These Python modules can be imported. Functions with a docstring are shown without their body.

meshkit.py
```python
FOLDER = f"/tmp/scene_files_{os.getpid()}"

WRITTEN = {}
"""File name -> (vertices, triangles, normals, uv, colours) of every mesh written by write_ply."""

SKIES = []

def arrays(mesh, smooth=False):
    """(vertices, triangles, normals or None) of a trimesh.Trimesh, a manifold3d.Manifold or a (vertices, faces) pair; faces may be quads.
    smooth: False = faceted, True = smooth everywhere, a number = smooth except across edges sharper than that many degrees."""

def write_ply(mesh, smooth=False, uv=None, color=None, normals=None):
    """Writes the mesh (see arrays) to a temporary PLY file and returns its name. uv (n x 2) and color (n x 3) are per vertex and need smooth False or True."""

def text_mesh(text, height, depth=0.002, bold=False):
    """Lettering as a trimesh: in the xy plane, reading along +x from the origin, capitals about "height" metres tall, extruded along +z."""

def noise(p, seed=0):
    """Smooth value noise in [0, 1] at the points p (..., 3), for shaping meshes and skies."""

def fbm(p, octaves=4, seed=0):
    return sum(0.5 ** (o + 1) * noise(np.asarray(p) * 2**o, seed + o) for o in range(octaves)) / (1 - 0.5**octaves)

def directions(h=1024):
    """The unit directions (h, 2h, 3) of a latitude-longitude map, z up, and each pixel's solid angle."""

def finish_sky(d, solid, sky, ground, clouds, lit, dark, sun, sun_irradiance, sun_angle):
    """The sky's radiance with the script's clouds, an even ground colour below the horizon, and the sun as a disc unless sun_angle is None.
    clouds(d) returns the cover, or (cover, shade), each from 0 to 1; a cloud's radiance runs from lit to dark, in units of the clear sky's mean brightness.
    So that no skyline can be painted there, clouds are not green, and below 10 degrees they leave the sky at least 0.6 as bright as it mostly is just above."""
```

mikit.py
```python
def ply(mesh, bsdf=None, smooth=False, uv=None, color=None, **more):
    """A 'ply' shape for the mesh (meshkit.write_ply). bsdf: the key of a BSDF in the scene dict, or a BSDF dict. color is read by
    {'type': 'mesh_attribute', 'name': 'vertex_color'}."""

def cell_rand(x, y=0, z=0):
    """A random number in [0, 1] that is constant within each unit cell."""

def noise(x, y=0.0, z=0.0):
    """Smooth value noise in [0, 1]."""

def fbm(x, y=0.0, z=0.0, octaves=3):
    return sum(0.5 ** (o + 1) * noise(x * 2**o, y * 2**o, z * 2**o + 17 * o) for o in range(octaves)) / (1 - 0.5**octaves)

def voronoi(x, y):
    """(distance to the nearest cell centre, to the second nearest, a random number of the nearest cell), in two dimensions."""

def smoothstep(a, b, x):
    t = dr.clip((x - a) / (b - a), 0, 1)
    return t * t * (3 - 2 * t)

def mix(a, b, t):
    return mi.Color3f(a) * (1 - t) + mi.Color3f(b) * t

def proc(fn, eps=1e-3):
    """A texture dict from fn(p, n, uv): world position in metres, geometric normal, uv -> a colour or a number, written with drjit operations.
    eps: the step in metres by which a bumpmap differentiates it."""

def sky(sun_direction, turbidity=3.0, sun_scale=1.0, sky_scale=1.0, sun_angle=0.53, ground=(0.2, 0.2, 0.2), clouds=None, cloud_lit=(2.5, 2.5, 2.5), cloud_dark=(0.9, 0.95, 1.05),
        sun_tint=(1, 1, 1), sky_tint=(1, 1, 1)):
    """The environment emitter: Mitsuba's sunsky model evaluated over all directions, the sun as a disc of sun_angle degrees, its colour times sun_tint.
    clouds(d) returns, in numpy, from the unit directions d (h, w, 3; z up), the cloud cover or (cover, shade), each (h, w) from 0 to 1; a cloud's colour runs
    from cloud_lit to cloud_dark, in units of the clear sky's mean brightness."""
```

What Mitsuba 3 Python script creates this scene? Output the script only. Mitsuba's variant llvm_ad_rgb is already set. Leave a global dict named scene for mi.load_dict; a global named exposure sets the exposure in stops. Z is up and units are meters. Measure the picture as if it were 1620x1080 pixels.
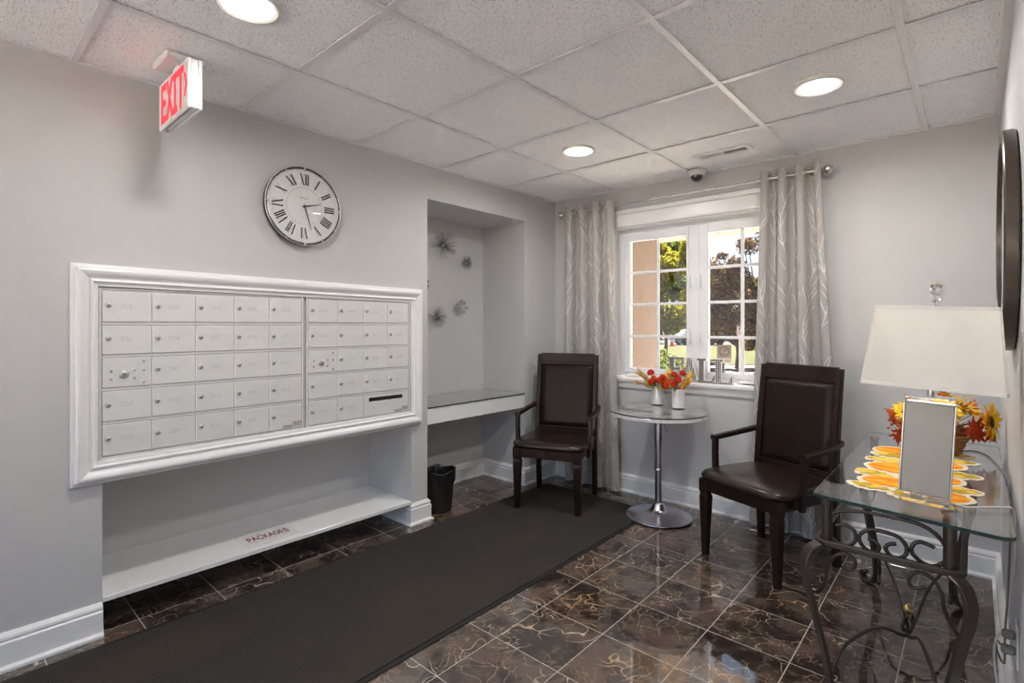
import math, random
import numpy as np
import trimesh
import drjit as dr
import mitsuba as mi
import manifold3d as m3
from shapely.geometry import Polygon, Point, box as sbox
from shapely.ops import unary_union
from shapely import affinity
import mikit, meshkit
from mikit import proc, noise, fbm, voronoi, cell_rand, smoothstep, mix

T = mi.ScalarTransform4f
rng = random.Random(7)
nrng = np.random.default_rng(11)
scene, labels = {}, {}

# ------------------------------------------------------------------ camera, sky, exposure
exposure = 1.52
FOCAL, HORIZON = 818.7, 514.3                      # pixels of the 1620 x 1080 frame
CAM = np.array([2.578, -3.42, 1.225])
YAW = math.radians(-41.7715)
scene['camera'] = {
    'type': 'perspective', 'fov_axis': 'x', 'fov': math.degrees(2 * math.atan(810 / FOCAL)),
    'near_clip': 0.02, 'far_clip': 500.0, 'principal_point_offset_y': (540 - HORIZON) / 1080,
    'to_world': T().look_at(origin=CAM.tolist(), target=[CAM[0] + math.sin(YAW), CAM[1] + math.cos(YAW), CAM[2]], up=[0, 0, 1]),
}


def sky_clouds(d):
    n = meshkit.fbm(d * np.array([3.0, 3.0, 7.0]), 5, seed=3)
    return np.clip((n - 0.56) * 4.0, 0, 1) * 0.6


scene['sky'] = mikit.sky([-0.22, 0.60, 0.77], turbidity=3.0, sun_scale=15.0, sky_scale=2.6, ground=(0.25, 0.22, 0.2),
                         clouds=sky_clouds, cloud_lit=(1.9, 1.9, 1.95), cloud_dark=(1.2, 1.25, 1.3))
DOWNLIGHT = 78.0          # radiance of a recessed lamp's lens

# ------------------------------------------------------------------ helpers
H = 2.233                 # ceiling height
W = 2.671                 # x of the right wall
YB = -4.9                 # y of the wall behind the camera


def numbered(key):
    if key not in scene and key not in labels:
        return key
    i = 1
    while f'{key}_{i:03d}' in scene or f'{key}_{i:03d}' in labels:
        i += 1
    return f'{key}_{i:03d}'


def arr(m):
    if isinstance(m, trimesh.Trimesh):
        return np.array(m.vertices), np.array(m.faces)
    if hasattr(m, 'to_mesh'):
        q = m.to_mesh()
        return np.array(q.vert_properties[:, :3]), np.array(q.tri_verts)
    v, f = np.asarray(m[0], float), np.asarray(m[1], int)
    if f.shape[1] == 4:
        f = np.vstack([f[:, [0, 1, 2]], f[:, [0, 2, 3]]])
    return v, f


def tm(m):
    v, f = arr(m)
    return trimesh.Trimesh(v, f, process=False)


def join(ms):
    vs, fs, n = [], [], 0
    for m in ms:
        v, f = arr(m)
        vs.append(v); fs.append(f + n); n += len(v)
    return trimesh.Trimesh(np.vstack(vs), np.vstack(fs), process=False)


def xf(m, M):
    v, f = arr(m)
    v = v @ M[:3, :3].T + M[:3, 3]
    if np.linalg.det(M[:3, :3]) < 0:
        f = f[:, ::-1]
    return trimesh.Trimesh(v, f, process=False)


def basis(a, b, c, o=(0, 0, 0)):
    M = np.eye(4)
    M[:3, 0], M[:3, 1], M[:3, 2], M[:3, 3] = a, b, c, o
    return M


def on_left(y, z, x=0.0):      # a -> +y, b -> up, c -> out of the left wall
    return basis((0, 1, 0), (0, 0, 1), (1, 0, 0), (x, y, z))


def on_back(x, z, y=0.0):      # a -> +x, b -> up, c -> out of the window wall into the room
    return basis((1, 0, 0), (0, 0, 1), (0, -1, 0), (x, y, z))


def move(x, y, z, deg=0.0):
    a = math.radians(deg); c, s = math.cos(a), math.sin(a)
    return basis((c, s, 0), (-s, c, 0), (0, 0, 1), (x, y, z))


def rot(axis, deg):
    return trimesh.transformations.rotation_matrix(math.radians(deg), axis)


def add(key, mesh, bsdf, smooth=False, label=None, category=None, group=None, kind=None, M=None, uv=None, color=None, parent=None, **more):
    if parent:
        key = parent + '__' + key
    key = numbered(key)
    if M is not None:
        mesh = xf(mesh, M)
    scene[key] = mikit.ply(tm(mesh), bsdf, smooth, uv=uv, color=color, **more)
    e = {k: v for k, v in dict(label=label, category=category, group=group, kind=kind).items() if v}
    if e:
        labels[key] = e
    return key


def thing(name, label, category, group=None):
    key = numbered(name)
    labels[key] = {'label': label, 'category': category}
    if group:
        labels[key]['group'] = group
    return key


def bx(x0, x1, y0, y1, z0, z1):
    m = trimesh.creation.box((x1 - x0, y1 - y0, z1 - z0))
    m.apply_translation(((x0 + x1) / 2, (y0 + y1) / 2, (z0 + z1) / 2))
    return m


def cbx(x0, x1, y0, y1, z0, z1, b=0.003):
    """A box with chamfered edges."""
    b = min(b, (x1 - x0) * .45, (y1 - y0) * .45, (z1 - z0) * .45)
    p = []
    for sx in (0, 1):
        for sy in (0, 1):
            for sz in (0, 1):
                c = np.array([(x0, x1)[sx], (y0, y1)[sy], (z0, z1)[sz]])
                s = np.array([1 - 2 * sx, 1 - 2 * sy, 1 - 2 * sz]) * b
                for k in range(3):
                    q = c + s; q[k] = c[k]; p.append(q)
    return trimesh.convex.convex_hull(np.array(p))


def mbox(x0, x1, y0, y1, z0, z1):
    return m3.Manifold.cube((x1 - x0, y1 - y0, z1 - z0)).translate((x0, y0, z0))


def catmull(pts, n=8, closed=False):
    P = np.array(pts, float)
    if len(P) < 3:
        return P
    if closed:
        Q = np.vstack([P[-1], P, P[0], P[1]])
    else:
        Q = np.vstack([2 * P[0] - P[1], P, 2 * P[-1] - P[-2]])
    out = []
    for i in range(1, len(Q) - 2):
        for t in np.linspace(0, 1, n, endpoint=False):
            a, b, c, d = Q[i - 1], Q[i], Q[i + 1], Q[i + 2]
            out.append(.5 * (2 * b + (c - a) * t + (2 * a - 5 * b + 4 * c - d) * t * t + (3 * b - a - 3 * c + d) * t ** 3))
    if not closed:
        out.append(P[-1])
    return np.array(out)


def sweep(path, section, up=None, closed=False, scale=None):
    """Sweep a convex 2-D section (n x 2) along a 3-D path by parallel transport (or with a fixed up), with end caps."""
    P = np.asarray(path, float)
    S = np.asarray(section, float)
    n = len(P)
    if closed:
        t = np.roll(P, -1, 0) - np.roll(P, 1, 0)
    else:
        t = np.gradient(P, axis=0)
    t /= np.linalg.norm(t, axis=1, keepdims=True) + 1e-12
    N = np.zeros_like(P)
    if up is not None:
        u = np.asarray(up, float)
        N = np.cross(u, t); N /= np.linalg.norm(N, axis=1, keepdims=True) + 1e-12
    else:
        a = np.array([0, 0, 1.0]) if abs(t[0, 2]) < .9 else np.array([1.0, 0, 0])
        v = np.cross(t[0], a); v /= np.linalg.norm(v)
        N[0] = v
        for i in range(1, n):
            v = N[i - 1] - t[i] * np.dot(N[i - 1], t[i])
            N[i] = v / (np.linalg.norm(v) + 1e-12)
    B = np.cross(t, N)
    sc = np.ones(n) if scale is None else np.asarray(scale, float)
    V = P[:, None] + sc[:, None, None] * (S[None, :, :1] * N[:, None] + S[None, :, 1:] * B[:, None])
    k = len(S)
    F = []
    rings = n if closed else n - 1
    for i in range(rings):
        i2 = (i + 1) % n
        for j in range(k):
            j2 = (j + 1) % k
            F.append((i * k + j, i * k + j2, i2 * k + j2)); F.append((i * k + j, i2 * k + j2, i2 * k + j))
    V = V.reshape(-1, 3)
    if not closed:
        c0, c1 = len(V), len(V) + 1
        V = np.vstack([V, P[0], P[-1]])
        for j in range(k):
            j2 = (j + 1) % k
            F.append((c0, j2, j)); F.append((c1, (n - 1) * k + j, (n - 1) * k + j2))
    return trimesh.Trimesh(V, np.array(F), process=False)


def circ(r, n=10):
    a = np.arange(n) * 2 * np.pi / n
    return np.stack([np.cos(a), np.sin(a)], 1) * r


def tube(path, r, n=10, closed=False, scale=None):
    return sweep(path, circ(r, n), closed=closed, scale=scale)


def rrect(w, h, b):
    w, h = w / 2, h / 2
    return np.array([(w, -h + b), (w, h - b), (w - b, h), (-w + b, h), (-w, h - b), (-w, -h + b), (-w + b, -h), (w - b, -h)])


def lathe(profile, n=32, M=None):
    """Revolve (r, z) points around z; ends on the axis are closed."""
    pr = np.asarray(profile, float)
    a = np.arange(n) * 2 * np.pi / n
    V = np.stack([pr[:, :1] * np.cos(a), pr[:, :1] * np.sin(a), np.repeat(pr[:, 1:], n, 1)], -1).reshape(-1, 3)
    F = []
    for i in range(len(pr) - 1):
        for j in range(n):
            j2 = (j + 1) % n
            if pr[i, 0] > 1e-9:
                F.append((i * n + j, i * n + j2, (i + 1) * n + j2))
            if pr[i + 1, 0] > 1e-9:
                F.append((i * n + j, (i + 1) * n + j2, (i + 1) * n + j))
    m = trimesh.Trimesh(V, np.array(F), process=False)
    m.merge_vertices()
    return xf(m, M) if M is not None else m


def loft(sections):
    """Loft rings with equal point counts (each n x 3), capped."""
    k = len(sections[0]); n = len(sections)
    V = np.vstack(sections)
    F = []
    for i in range(n - 1):
        for j in range(k):
            j2 = (j + 1) % k
            F.append((i * k + j, i * k + j2, (i + 1) * k + j2)); F.append((i * k + j, (i + 1) * k + j2, (i + 1) * k + j))
    V = np.vstack([V, np.mean(sections[0], 0), np.mean(sections[-1], 0)])
    c0, c1 = len(V) - 2, len(V) - 1
    for j in range(k):
        j2 = (j + 1) % k
        F.append((c0, j2, j)); F.append((c1, (n - 1) * k + j, (n - 1) * k + j2))
    return trimesh.Trimesh(V, np.array(F), process=False)


def extrude(poly, d):
    gs = getattr(poly, 'geoms', [poly])
    return join([trimesh.creation.extrude_polygon(g, d, engine='earcut') for g in gs if g.area > 1e-9])


def moulding(path, profile, closed=False):
    """Sweep a wall profile (out, up) along a plan path (x, y), the room on the path's right, with mitred corners."""
    P = np.array(path, float)
    n = len(P)
    d = []
    for i in range(n if closed else n - 1):
        e = P[(i + 1) % n] - P[i]; d.append(e / np.linalg.norm(e))
    nor = [np.array([e[1], -e[0]]) for e in d]
    rings = []
    for i in range(n):
        if not closed and i == 0:
            m = nor[0]
        elif not closed and i == n - 1:
            m = nor[-1]
        else:
            a, b = nor[i - 1], nor[i % len(nor)]
            m = (a + b) / (1 + a @ b)
        rings.append(np.array([[P[i][0] + m[0] * o, P[i][1] + m[1] * o, z] for o, z in profile]))
    return loft(rings)


def text(s, h, depth=.001, bold=False, center=True):
    m = meshkit.text_mesh(s, h, depth, bold)
    if center:
        b = m.bounds
        m.apply_translation((-(b[0, 0] + b[1, 0]) / 2, -(b[0, 1] + b[1, 1]) / 2, 0))
    return m


def bsdf(key, color, rough=.5, spec=.5, bump=None, bump_scale=.001, two=True, **more):
    base = {'type': 'rgb', 'value': list(color)} if not isinstance(color, dict) else color
    d = {'type': 'principled', 'base_color': base, 'roughness': rough, 'specular': spec, **more}
    if bump is not None:
        d = {'type': 'bumpmap', 'arbitrary': bump, 'scale': bump_scale, 'bsdf': d}
    scene[key] = {'type': 'twosided', 'bsdf': d} if two else d


# ------------------------------------------------------------------ materials
def wall_fn(p, n, uv):
    return mix((.528, .528, .532), (.544, .544, .548), fbm(p.x * 1.5 + p.z, p.y * 1.5, p.z * 1.5))


bsdf('mat_wall', proc(wall_fn), .55, .35)
bsdf('mat_trim', (.80, .795, .79), .32, .5)
bsdf('mat_white_gloss', (.80, .795, .79), .18, .5)
bsdf('mat_vinyl', (.80, .81, .82), .3, .5)


def tile_fn(p, n, uv):
    d, d2, w = voronoi(p.x * 95 + noise(p.x * 60, p.y * 60) * .6, p.y * 95)
    hole = (1 - smoothstep(.10, .22, d)) * smoothstep(.44, .52, w)
    d3, d4, w2 = voronoi(p.x * 260, p.y * 260)
    fine = (1 - smoothstep(.15, .3, d3)) * smoothstep(.7, .8, w2) * .25
    return mix((.925, .925, .925), (.22, .20, .18), dr.minimum(1, hole * .9 + fine))


bsdf('mat_ceiling_tile', proc(tile_fn), .85, .2)
bsdf('mat_ceiling_grid', (.82, .81, .80), .4, .4)

TX0, TS, TY0 = 1.178, .2998, -.4477


def marble_fn(p, n, uv):
    ci, cj = dr.floor((p.x - TX0) / TS), dr.floor((p.y - TY0) / TS)
    ox, oy = cell_rand(ci, cj, 5) * 37, cell_rand(ci, cj, 9) * 53
    flip = dr.select(cell_rand(ci, cj, 3) > .5, 1.0, -1.0)
    x, y = p.x * flip + ox, p.y + oy
    wx, wy = fbm(x * 7, y * 7, 3.0) - .5, fbm(x * 7, y * 7, 9.0) - .5
    cloud = fbm(x * 9 + wx, y * 9 + wy, 1.0, 4)
    c = mix((.017, .0112, .0090), (.074, .052, .042), smoothstep(.3, .70, cloud))
    speck = fbm(x * 55, y * 55, 4.0)
    c = mix(c, mi.Color3f(.115, .082, .064), smoothstep(.6, .78, speck) * .5)
    c = mix(c, mi.Color3f(.010, .006, .005), smoothstep(.62, .75, fbm(x * 16, y * 16, 6.0)) * .6)
    # crack-like veins: warped cells, kept only along patches
    f1, f2, w = voronoi(x * 6.5 + wx * 1.6 + y * 2, y * 6.5 + wy * 1.6)
    keep = smoothstep(.47, .60, fbm(x * 5 + 3, y * 5, 2.0))
    v1 = (1 - smoothstep(.006, .035, f2 - f1)) * keep
    f3, f4, w2 = voronoi(x * 17 + wx * 3, y * 15 + wy * 3 + x * 4)
    keep2 = smoothstep(.50, .64, fbm(x * 8 + 13, y * 8, 7.0))
    v2 = (1 - smoothstep(.01, .05, f4 - f3)) * keep2
    f5, f6, w3 = voronoi(x * 36 + wx * 5, y * 30 + wy * 5)
    v3 = (1 - smoothstep(.02, .09, f6 - f5)) * smoothstep(.56, .7, fbm(x * 11, y * 11 + 4, 8.0))
    gold = mix((.50, .42, .345), (.44, .28, .15), smoothstep(.4, .6, fbm(x * 3, y * 3, 11.0)))
    return mix(c, gold, dr.minimum(1, v1 * .9 + v2 * .6 + v3 * .4))


bsdf('mat_marble', proc(marble_fn), .015, 1.0, clearcoat=1.0, clearcoat_gloss=.99)
bsdf('mat_grout', (.40, .36, .33), .6, .3)


def mat_fn(p, n, uv):
    rib = .5 + .5 * dr.sin(p.y * 2 * math.pi / .0085)
    spk = noise(p.x * 420, p.y * 420)
    c = mix((.0145, .0135, .0133), (.044, .041, .0395), rib * .28 + spk * .72)
    return mix(c, mi.Color3f(.047, .038, .031), smoothstep(.5, .75, fbm(p.x * 3, p.y * 2)) * .35)


bsdf('mat_carpet', proc(mat_fn), .95, .1)
bsdf('mat_rubber', (.012, .012, .0125), .6, .3)


def wood_fn(p, n, uv):
    g = fbm(p.x * 30, p.y * 30, p.z * 6)
    return mix((.0075, .0034, .0026), (.016, .0070, .0050), g)


bsdf('mat_wood', proc(wood_fn), .33, .22, clearcoat=.15, clearcoat_gloss=.85)


def leather_fn(p, n, uv):
    return mix((.0100, .0056, .0048), (.0150, .0084, .0070), fbm(p.x * 14, p.y * 14, p.z * 14))


bsdf('mat_leather', proc(leather_fn), .33, .16)
bsdf('mat_leather_seat', proc(leather_fn), .27, .4)
scene['mat_chrome'] = {'type': 'twosided', 'bsdf': {'type': 'roughconductor', 'material': 'Cr', 'alpha': .06}}
scene['mat_nickel'] = {'type': 'twosided', 'bsdf': {'type': 'roughconductor', 'material': 'none', 'specular_reflectance': {'type': 'rgb', 'value': [.72, .70, .67]}, 'alpha': .16}}
bsdf('mat_brass', (.55, .43, .20), .25, .5, metallic=1.0)
bsdf('mat_iron', (.034, .028, .025), .33, .45, metallic=.35)
bsdf('mat_aluminium', (.74, .735, .72), .36, .5, metallic=.12)
bsdf('mat_alu_edge', (.66, .655, .645), .36, .5, metallic=.2)
bsdf('mat_engraved', (.52, .515, .50), .45, .4)
bsdf('mat_lock', (.46, .445, .42), .35, .5, metallic=.4)
bsdf('mat_black', (.008, .008, .008), .45, .4)
bsdf('mat_bag', (.010, .010, .011), .22, .5)
bsdf('mat_dark_print', (.16, .15, .14), .5, .3)
bsdf('mat_plate', (.50, .48, .44), .4, .4)
bsdf('mat_red_print', (.17, .030, .040), .5, .3)
bsdf('mat_paper', (.74, .72, .71), .35, .5)
scene['mat_glass'] = {'type': 'dielectric', 'int_ior': 1.5}
scene['mat_pane'] = {'type': 'thindielectric', 'int_ior': 1.5}
scene['mat_acrylic'] = {'type': 'dielectric', 'int_ior': 1.49}
bsdf('mat_glass_edge', (.012, .03, .026), .08, .6)


def marble_white_fn(p, n, uv):
    w = fbm(p.x * 9, p.y * 9, p.z * 9) - .5
    f1, f2, k = voronoi(p.x * 9 + w * 2.5 + p.z * 4, p.y * 9 + w * 2 + p.z * 7)
    v = (1 - smoothstep(.0, .09, f2 - f1)) * smoothstep(.42, .62, fbm(p.x * 6 + 4, p.y * 6, p.z * 6))
    return mix(mix((.76, .75, .74), (.66, .65, .64), smoothstep(.45, .7, fbm(p.x * 14, p.y * 14, p.z * 14))), (.44, .43, .42), v * .75)


bsdf('mat_marble_white', proc(marble_white_fn), .12, .5)


def marble_top_fn(p, n, uv):
    return mi.Color3f(dr.minimum(marble_white_fn(p, n, uv) * 1.27, .97))


bsdf('mat_marble_top', proc(marble_top_fn), .15, .5)


def dial_fn(p, n, uv):
    w = fbm(p.z * 8, p.y * 8) - .5
    f1, f2, k = voronoi(p.y * 9 + w * 3, p.z * 7 + w * 2 + p.y * 3)
    v = (1 - smoothstep(.0, .08, f2 - f1)) * smoothstep(.5, .65, fbm(p.y * 6, p.z * 6, 2.0))
    return mix((.73, .725, .71), (.55, .54, .53), v * .6)


bsdf('mat_dial', proc(dial_fn), .4, .4)


def curtain_fn(p, n, uv):
    u, v = uv.x, uv.y
    u2 = u + .012 * dr.sin(v * 7.0 + u * 5) + (noise(u * 4, v * 5.0) - .5) * .045
    per = .115
    col = dr.floor(u2 / per)
    off = cell_rand(col, 1.0, 2.0)
    a = u2 / per - col - .5 + .30 * dr.sin(v * 5.6 + off * 6.28) + .10 * dr.sin(v * 14.0 + off * 20)
    trunk = 1 - smoothstep(.009, .019, dr.abs(a))

    def twigs(k, slope, seed, lo, hi):
        b = (dr.abs(a) * per * slope - v) / k + .22 * noise(u * 24, v * 9, seed) + off * 3.0
        row = dr.floor(b)
        side = dr.select(a > 0, 1.0, 0.0)
        on = smoothstep(.50, .52, cell_rand(col * 2 + side, row, seed)) * (1 - smoothstep(hi - .05, hi, dr.abs(a)))
        return (1 - smoothstep(.025, .06, dr.abs(b - row - .5))) * on
    t = dr.maximum(trunk, dr.maximum(twigs(.115, 2.6, 3.0, 0, .52), twigs(.075, 1.9, 8.0, 0, .34)))
    weave = noise(u * 900, v * 900)
    base = mix((.365, .342, .328), (.41, .386, .37), weave)
    return mix(base, (.76, .745, .73), t * .9)


scene['mat_curtain'] = {'type': 'twosided', 'bsdf': {'type': 'principled', 'base_color': proc(curtain_fn), 'roughness': .75, 'specular': .3, 'sheen': .4}}
scene['mat_shade'] = {'type': 'principledthin', 'base_color': {'type': 'rgb', 'value': [.88, .86, .81]}, 'roughness': .8, 'diff_trans': .55, 'spec_trans': 0.0}
bsdf('mat_lamp_body', (.235, .24, .245), .42, .5, metallic=.25)
bsdf('mat_lamp_edge', (.62, .61, .59), .25, .5, metallic=.5)
bsdf('mat_sign_white', (.74, .735, .73), .4, .4)
bsdf('mat_screw', (.10, .095, .09), .4, .5)
bsdf('mat_dome', (.012, .012, .014), .05, .6)
bsdf('mat_vent_dark', (.06, .058, .055), .6, .3)
bsdf('mat_cord_white', (.62, .61, .59), .4, .4)
bsdf('mat_cord_dark', (.16, .155, .15), .4, .4)


def gingham_fn(p, n, uv):
    a = dr.select(p.x / .0135 - dr.floor(p.x / .0135) > .5, 1.0, 0.0)
    b = dr.select(p.z / .0135 - dr.floor(p.z / .0135) > .5, 1.0, 0.0)
    return mix(mi.Color3f(.62, .61, .59), mi.Color3f(.015, .015, .015), (a + b) / 2)


bsdf('mat_gingham', proc(gingham_fn), .7, .3)


def barn_fn(p, n, uv):
    return mix((.12, .112, .10), (.19, .178, .16), fbm(p.x * 60, p.y * 20, p.z * 14))


bsdf('mat_barn_grey', proc(barn_fn), .7, .3)
bsdf('mat_letter_white', (.70, .69, .67), .5, .4)
bsdf('mat_mirror_frame', (.055, .045, .038), .3, .5, metallic=.3)
scene['mat_mirror'] = {'type': 'twosided', 'bsdf': {'type': 'conductor', 'material': 'Ag'}}
VC = {'type': 'mesh_attribute', 'name': 'vertex_color'}
bsdf('mat_flower', VC, .6, .3)
scene['mat_leaf'] = {'type': 'principledthin', 'base_color': VC, 'roughness': .5, 'diff_trans': .8, 'spec_trans': 0.0}
bsdf('mat_wicker', (.26, .13, .05), .6, .3)
bsdf('mat_runner', (.70, .62, .47), .8, .2)


def pumpkin_fn(p, n, uv):
    g = .5 + .5 * dr.sin(p.y * 95 + fbm(p.x * 16, p.y * 16) * 7)
    return mix(mi.Color3f(.78, .22, .015), mi.Color3f(.86, .40, .03), g)


bsdf('mat_pumpkin_print', proc(pumpkin_fn), .8, .2)


def leafprint_fn(p, n, uv):
    g = fbm(p.x * 26, p.y * 26)
    return mix(mi.Color3f(.42, .30, .03), mi.Color3f(.80, .52, .08), smoothstep(.35, .65, g))


bsdf('mat_leaf_print', proc(leafprint_fn), .8, .2)
# outdoors
bsdf('mat_soffit', (.20, .15, .115), .8, .2)
bsdf('mat_peach', (.155, .118, .092), .8, .2)


def brick_pave_fn(p, n, uv):
    r = dr.floor(p.y / .1)
    x = p.x + .1 * (r - 2 * dr.floor(r / 2))
    k = cell_rand(dr.floor(x / .2), r, 4.0)
    gx, gy = dr.abs(x / .2 - dr.floor(x / .2) - .5), dr.abs(p.y / .1 - r - .5)
    j = dr.maximum(smoothstep(.46, .5, gx), smoothstep(.42, .5, gy))
    c = mix(mi.Color3f(.078, .054, .047), mi.Color3f(.105, .078, .07), k)
    return mix(c, mi.Color3f(.09, .08, .07), j * .7)


bsdf('mat_paving', proc(brick_pave_fn), .8, .2)


def lawn_fn(p, n, uv):
    return mix((.010, .020, .002), (.030, .042, .005), fbm(p.x * 5, p.y * 5, 0.0, 4))


bsdf('mat_lawn', proc(lawn_fn), .9, .1)
bsdf('mat_concrete', (.57, .60, .64), .8, .2)
bsdf('mat_terrace', (.73, .735, .74), .8, .2)
bsdf('mat_asphalt', (.035, .036, .038), .9, .2)
bsdf('mat_bark', (.065, .048, .038), .9, .2)
bsdf('mat_car_blue', (.06, .09, .16), .15, .6, clearcoat=1.0)
bsdf('mat_car_dark', (.03, .032, .036), .15, .6, clearcoat=1.0)
bsdf('mat_car_glass', (.10, .13, .17), .05, .7)
bsdf('mat_tan', (.085, .066, .048), .5, .3)
bsdf('mat_symbol', (.045, .012, .01), .5, .3)
bsdf('mat_cone', (.75, .10, .04), .6, .3)

# ------------------------------------------------------------------ room shell
STRUCT = dict(kind='structure')
AY0, AY1, AX, AZ = -1.337, -.388, -.45, 2.024          # display alcove
NY0, NY1, NX, NZ = -2.972, -1.461, -.47, .600          # parcel niche
TOP = H + .25
wl = mbox(-.65, 0, YB - .2, .20, -.02, TOP)
wl -= mbox(AX, .1, AY0, AY1, -.1, AZ)
wl -= mbox(NX, .1, NY0, NY1, -.1, NZ)
add('wall_left', wl, 'mat_wall', label='light grey plaster wall with the mailboxes, a parcel niche and an alcove', **STRUCT)
add('ledge', cbx(AX, .001, AY0, AY1, .594, .697, .002), 'mat_white_gloss', parent='wall_left', label='white ledge across the alcove')
OX0, OX1, OZ0, OZ1 = .535, 1.735, .80, 1.952           # window opening
wb = mbox(0.0005, 3.2, 0, .20, -.02, TOP) - mbox(OX0, OX1, -.1, .4, OZ0, OZ1)
add('wall_back', wb, 'mat_wall', label='light grey plaster wall with the window and curtains', **STRUCT)
add('wall_right', mbox(W, W + .3, YB - .2, -.0005, -.02, TOP), 'mat_wall', label='light grey plaster wall beside the glass console table', **STRUCT)
wf = mbox(0.0005, W - .0005, YB - .2, YB, -.02, TOP) - mbox(.06, W - .06, YB - .3, YB + .1, .0, 2.16)
add('wall_front', wf, 'mat_wall', label='light grey plaster wall around the glazed entrance behind the camera', **STRUCT)
dx = [.06, .93, 1.80, W - .06]
dparts = [cbx(.06, W - .06, YB - .12, YB - .06, 2.10, 2.16, .002), cbx(.06, W - .06, YB - .12, YB - .06, 0, .07, .002)]
for q in (.06, .91, 1.78, W - .11):
    dparts.append(cbx(q, q + .05, YB - .12, YB - .06, .07, 2.10, .002))
d1 = add('door_1', join(dparts), 'mat_trim', label='white framed glazed entrance behind the camera', **STRUCT)
for q in range(3):
    add('pane', bx(dx[q] + .03, dx[q + 1] - .0, YB - .092, YB - .088, .07, 2.10), 'mat_pane', parent=d1)
add('handle', tube(catmull([(1.70, YB - .06, .9), (1.70, YB - .02, .95), (1.70, YB - .02, 1.15), (1.70, YB - .06, 1.2)], 5), .01), 'mat_nickel', 30, parent=d1)

# floor: a grout bed with marble tiles proud of it
add('floor', mbox(-.65, W + .3, YB - .2, .2, -.15, -.0006), 'mat_grout', label='floor of polished dark brown marble tiles with pale grout', **STRUCT)
GAP = .0034


def tile_blocked(x0, x1, y0, y1):
    return None


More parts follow.
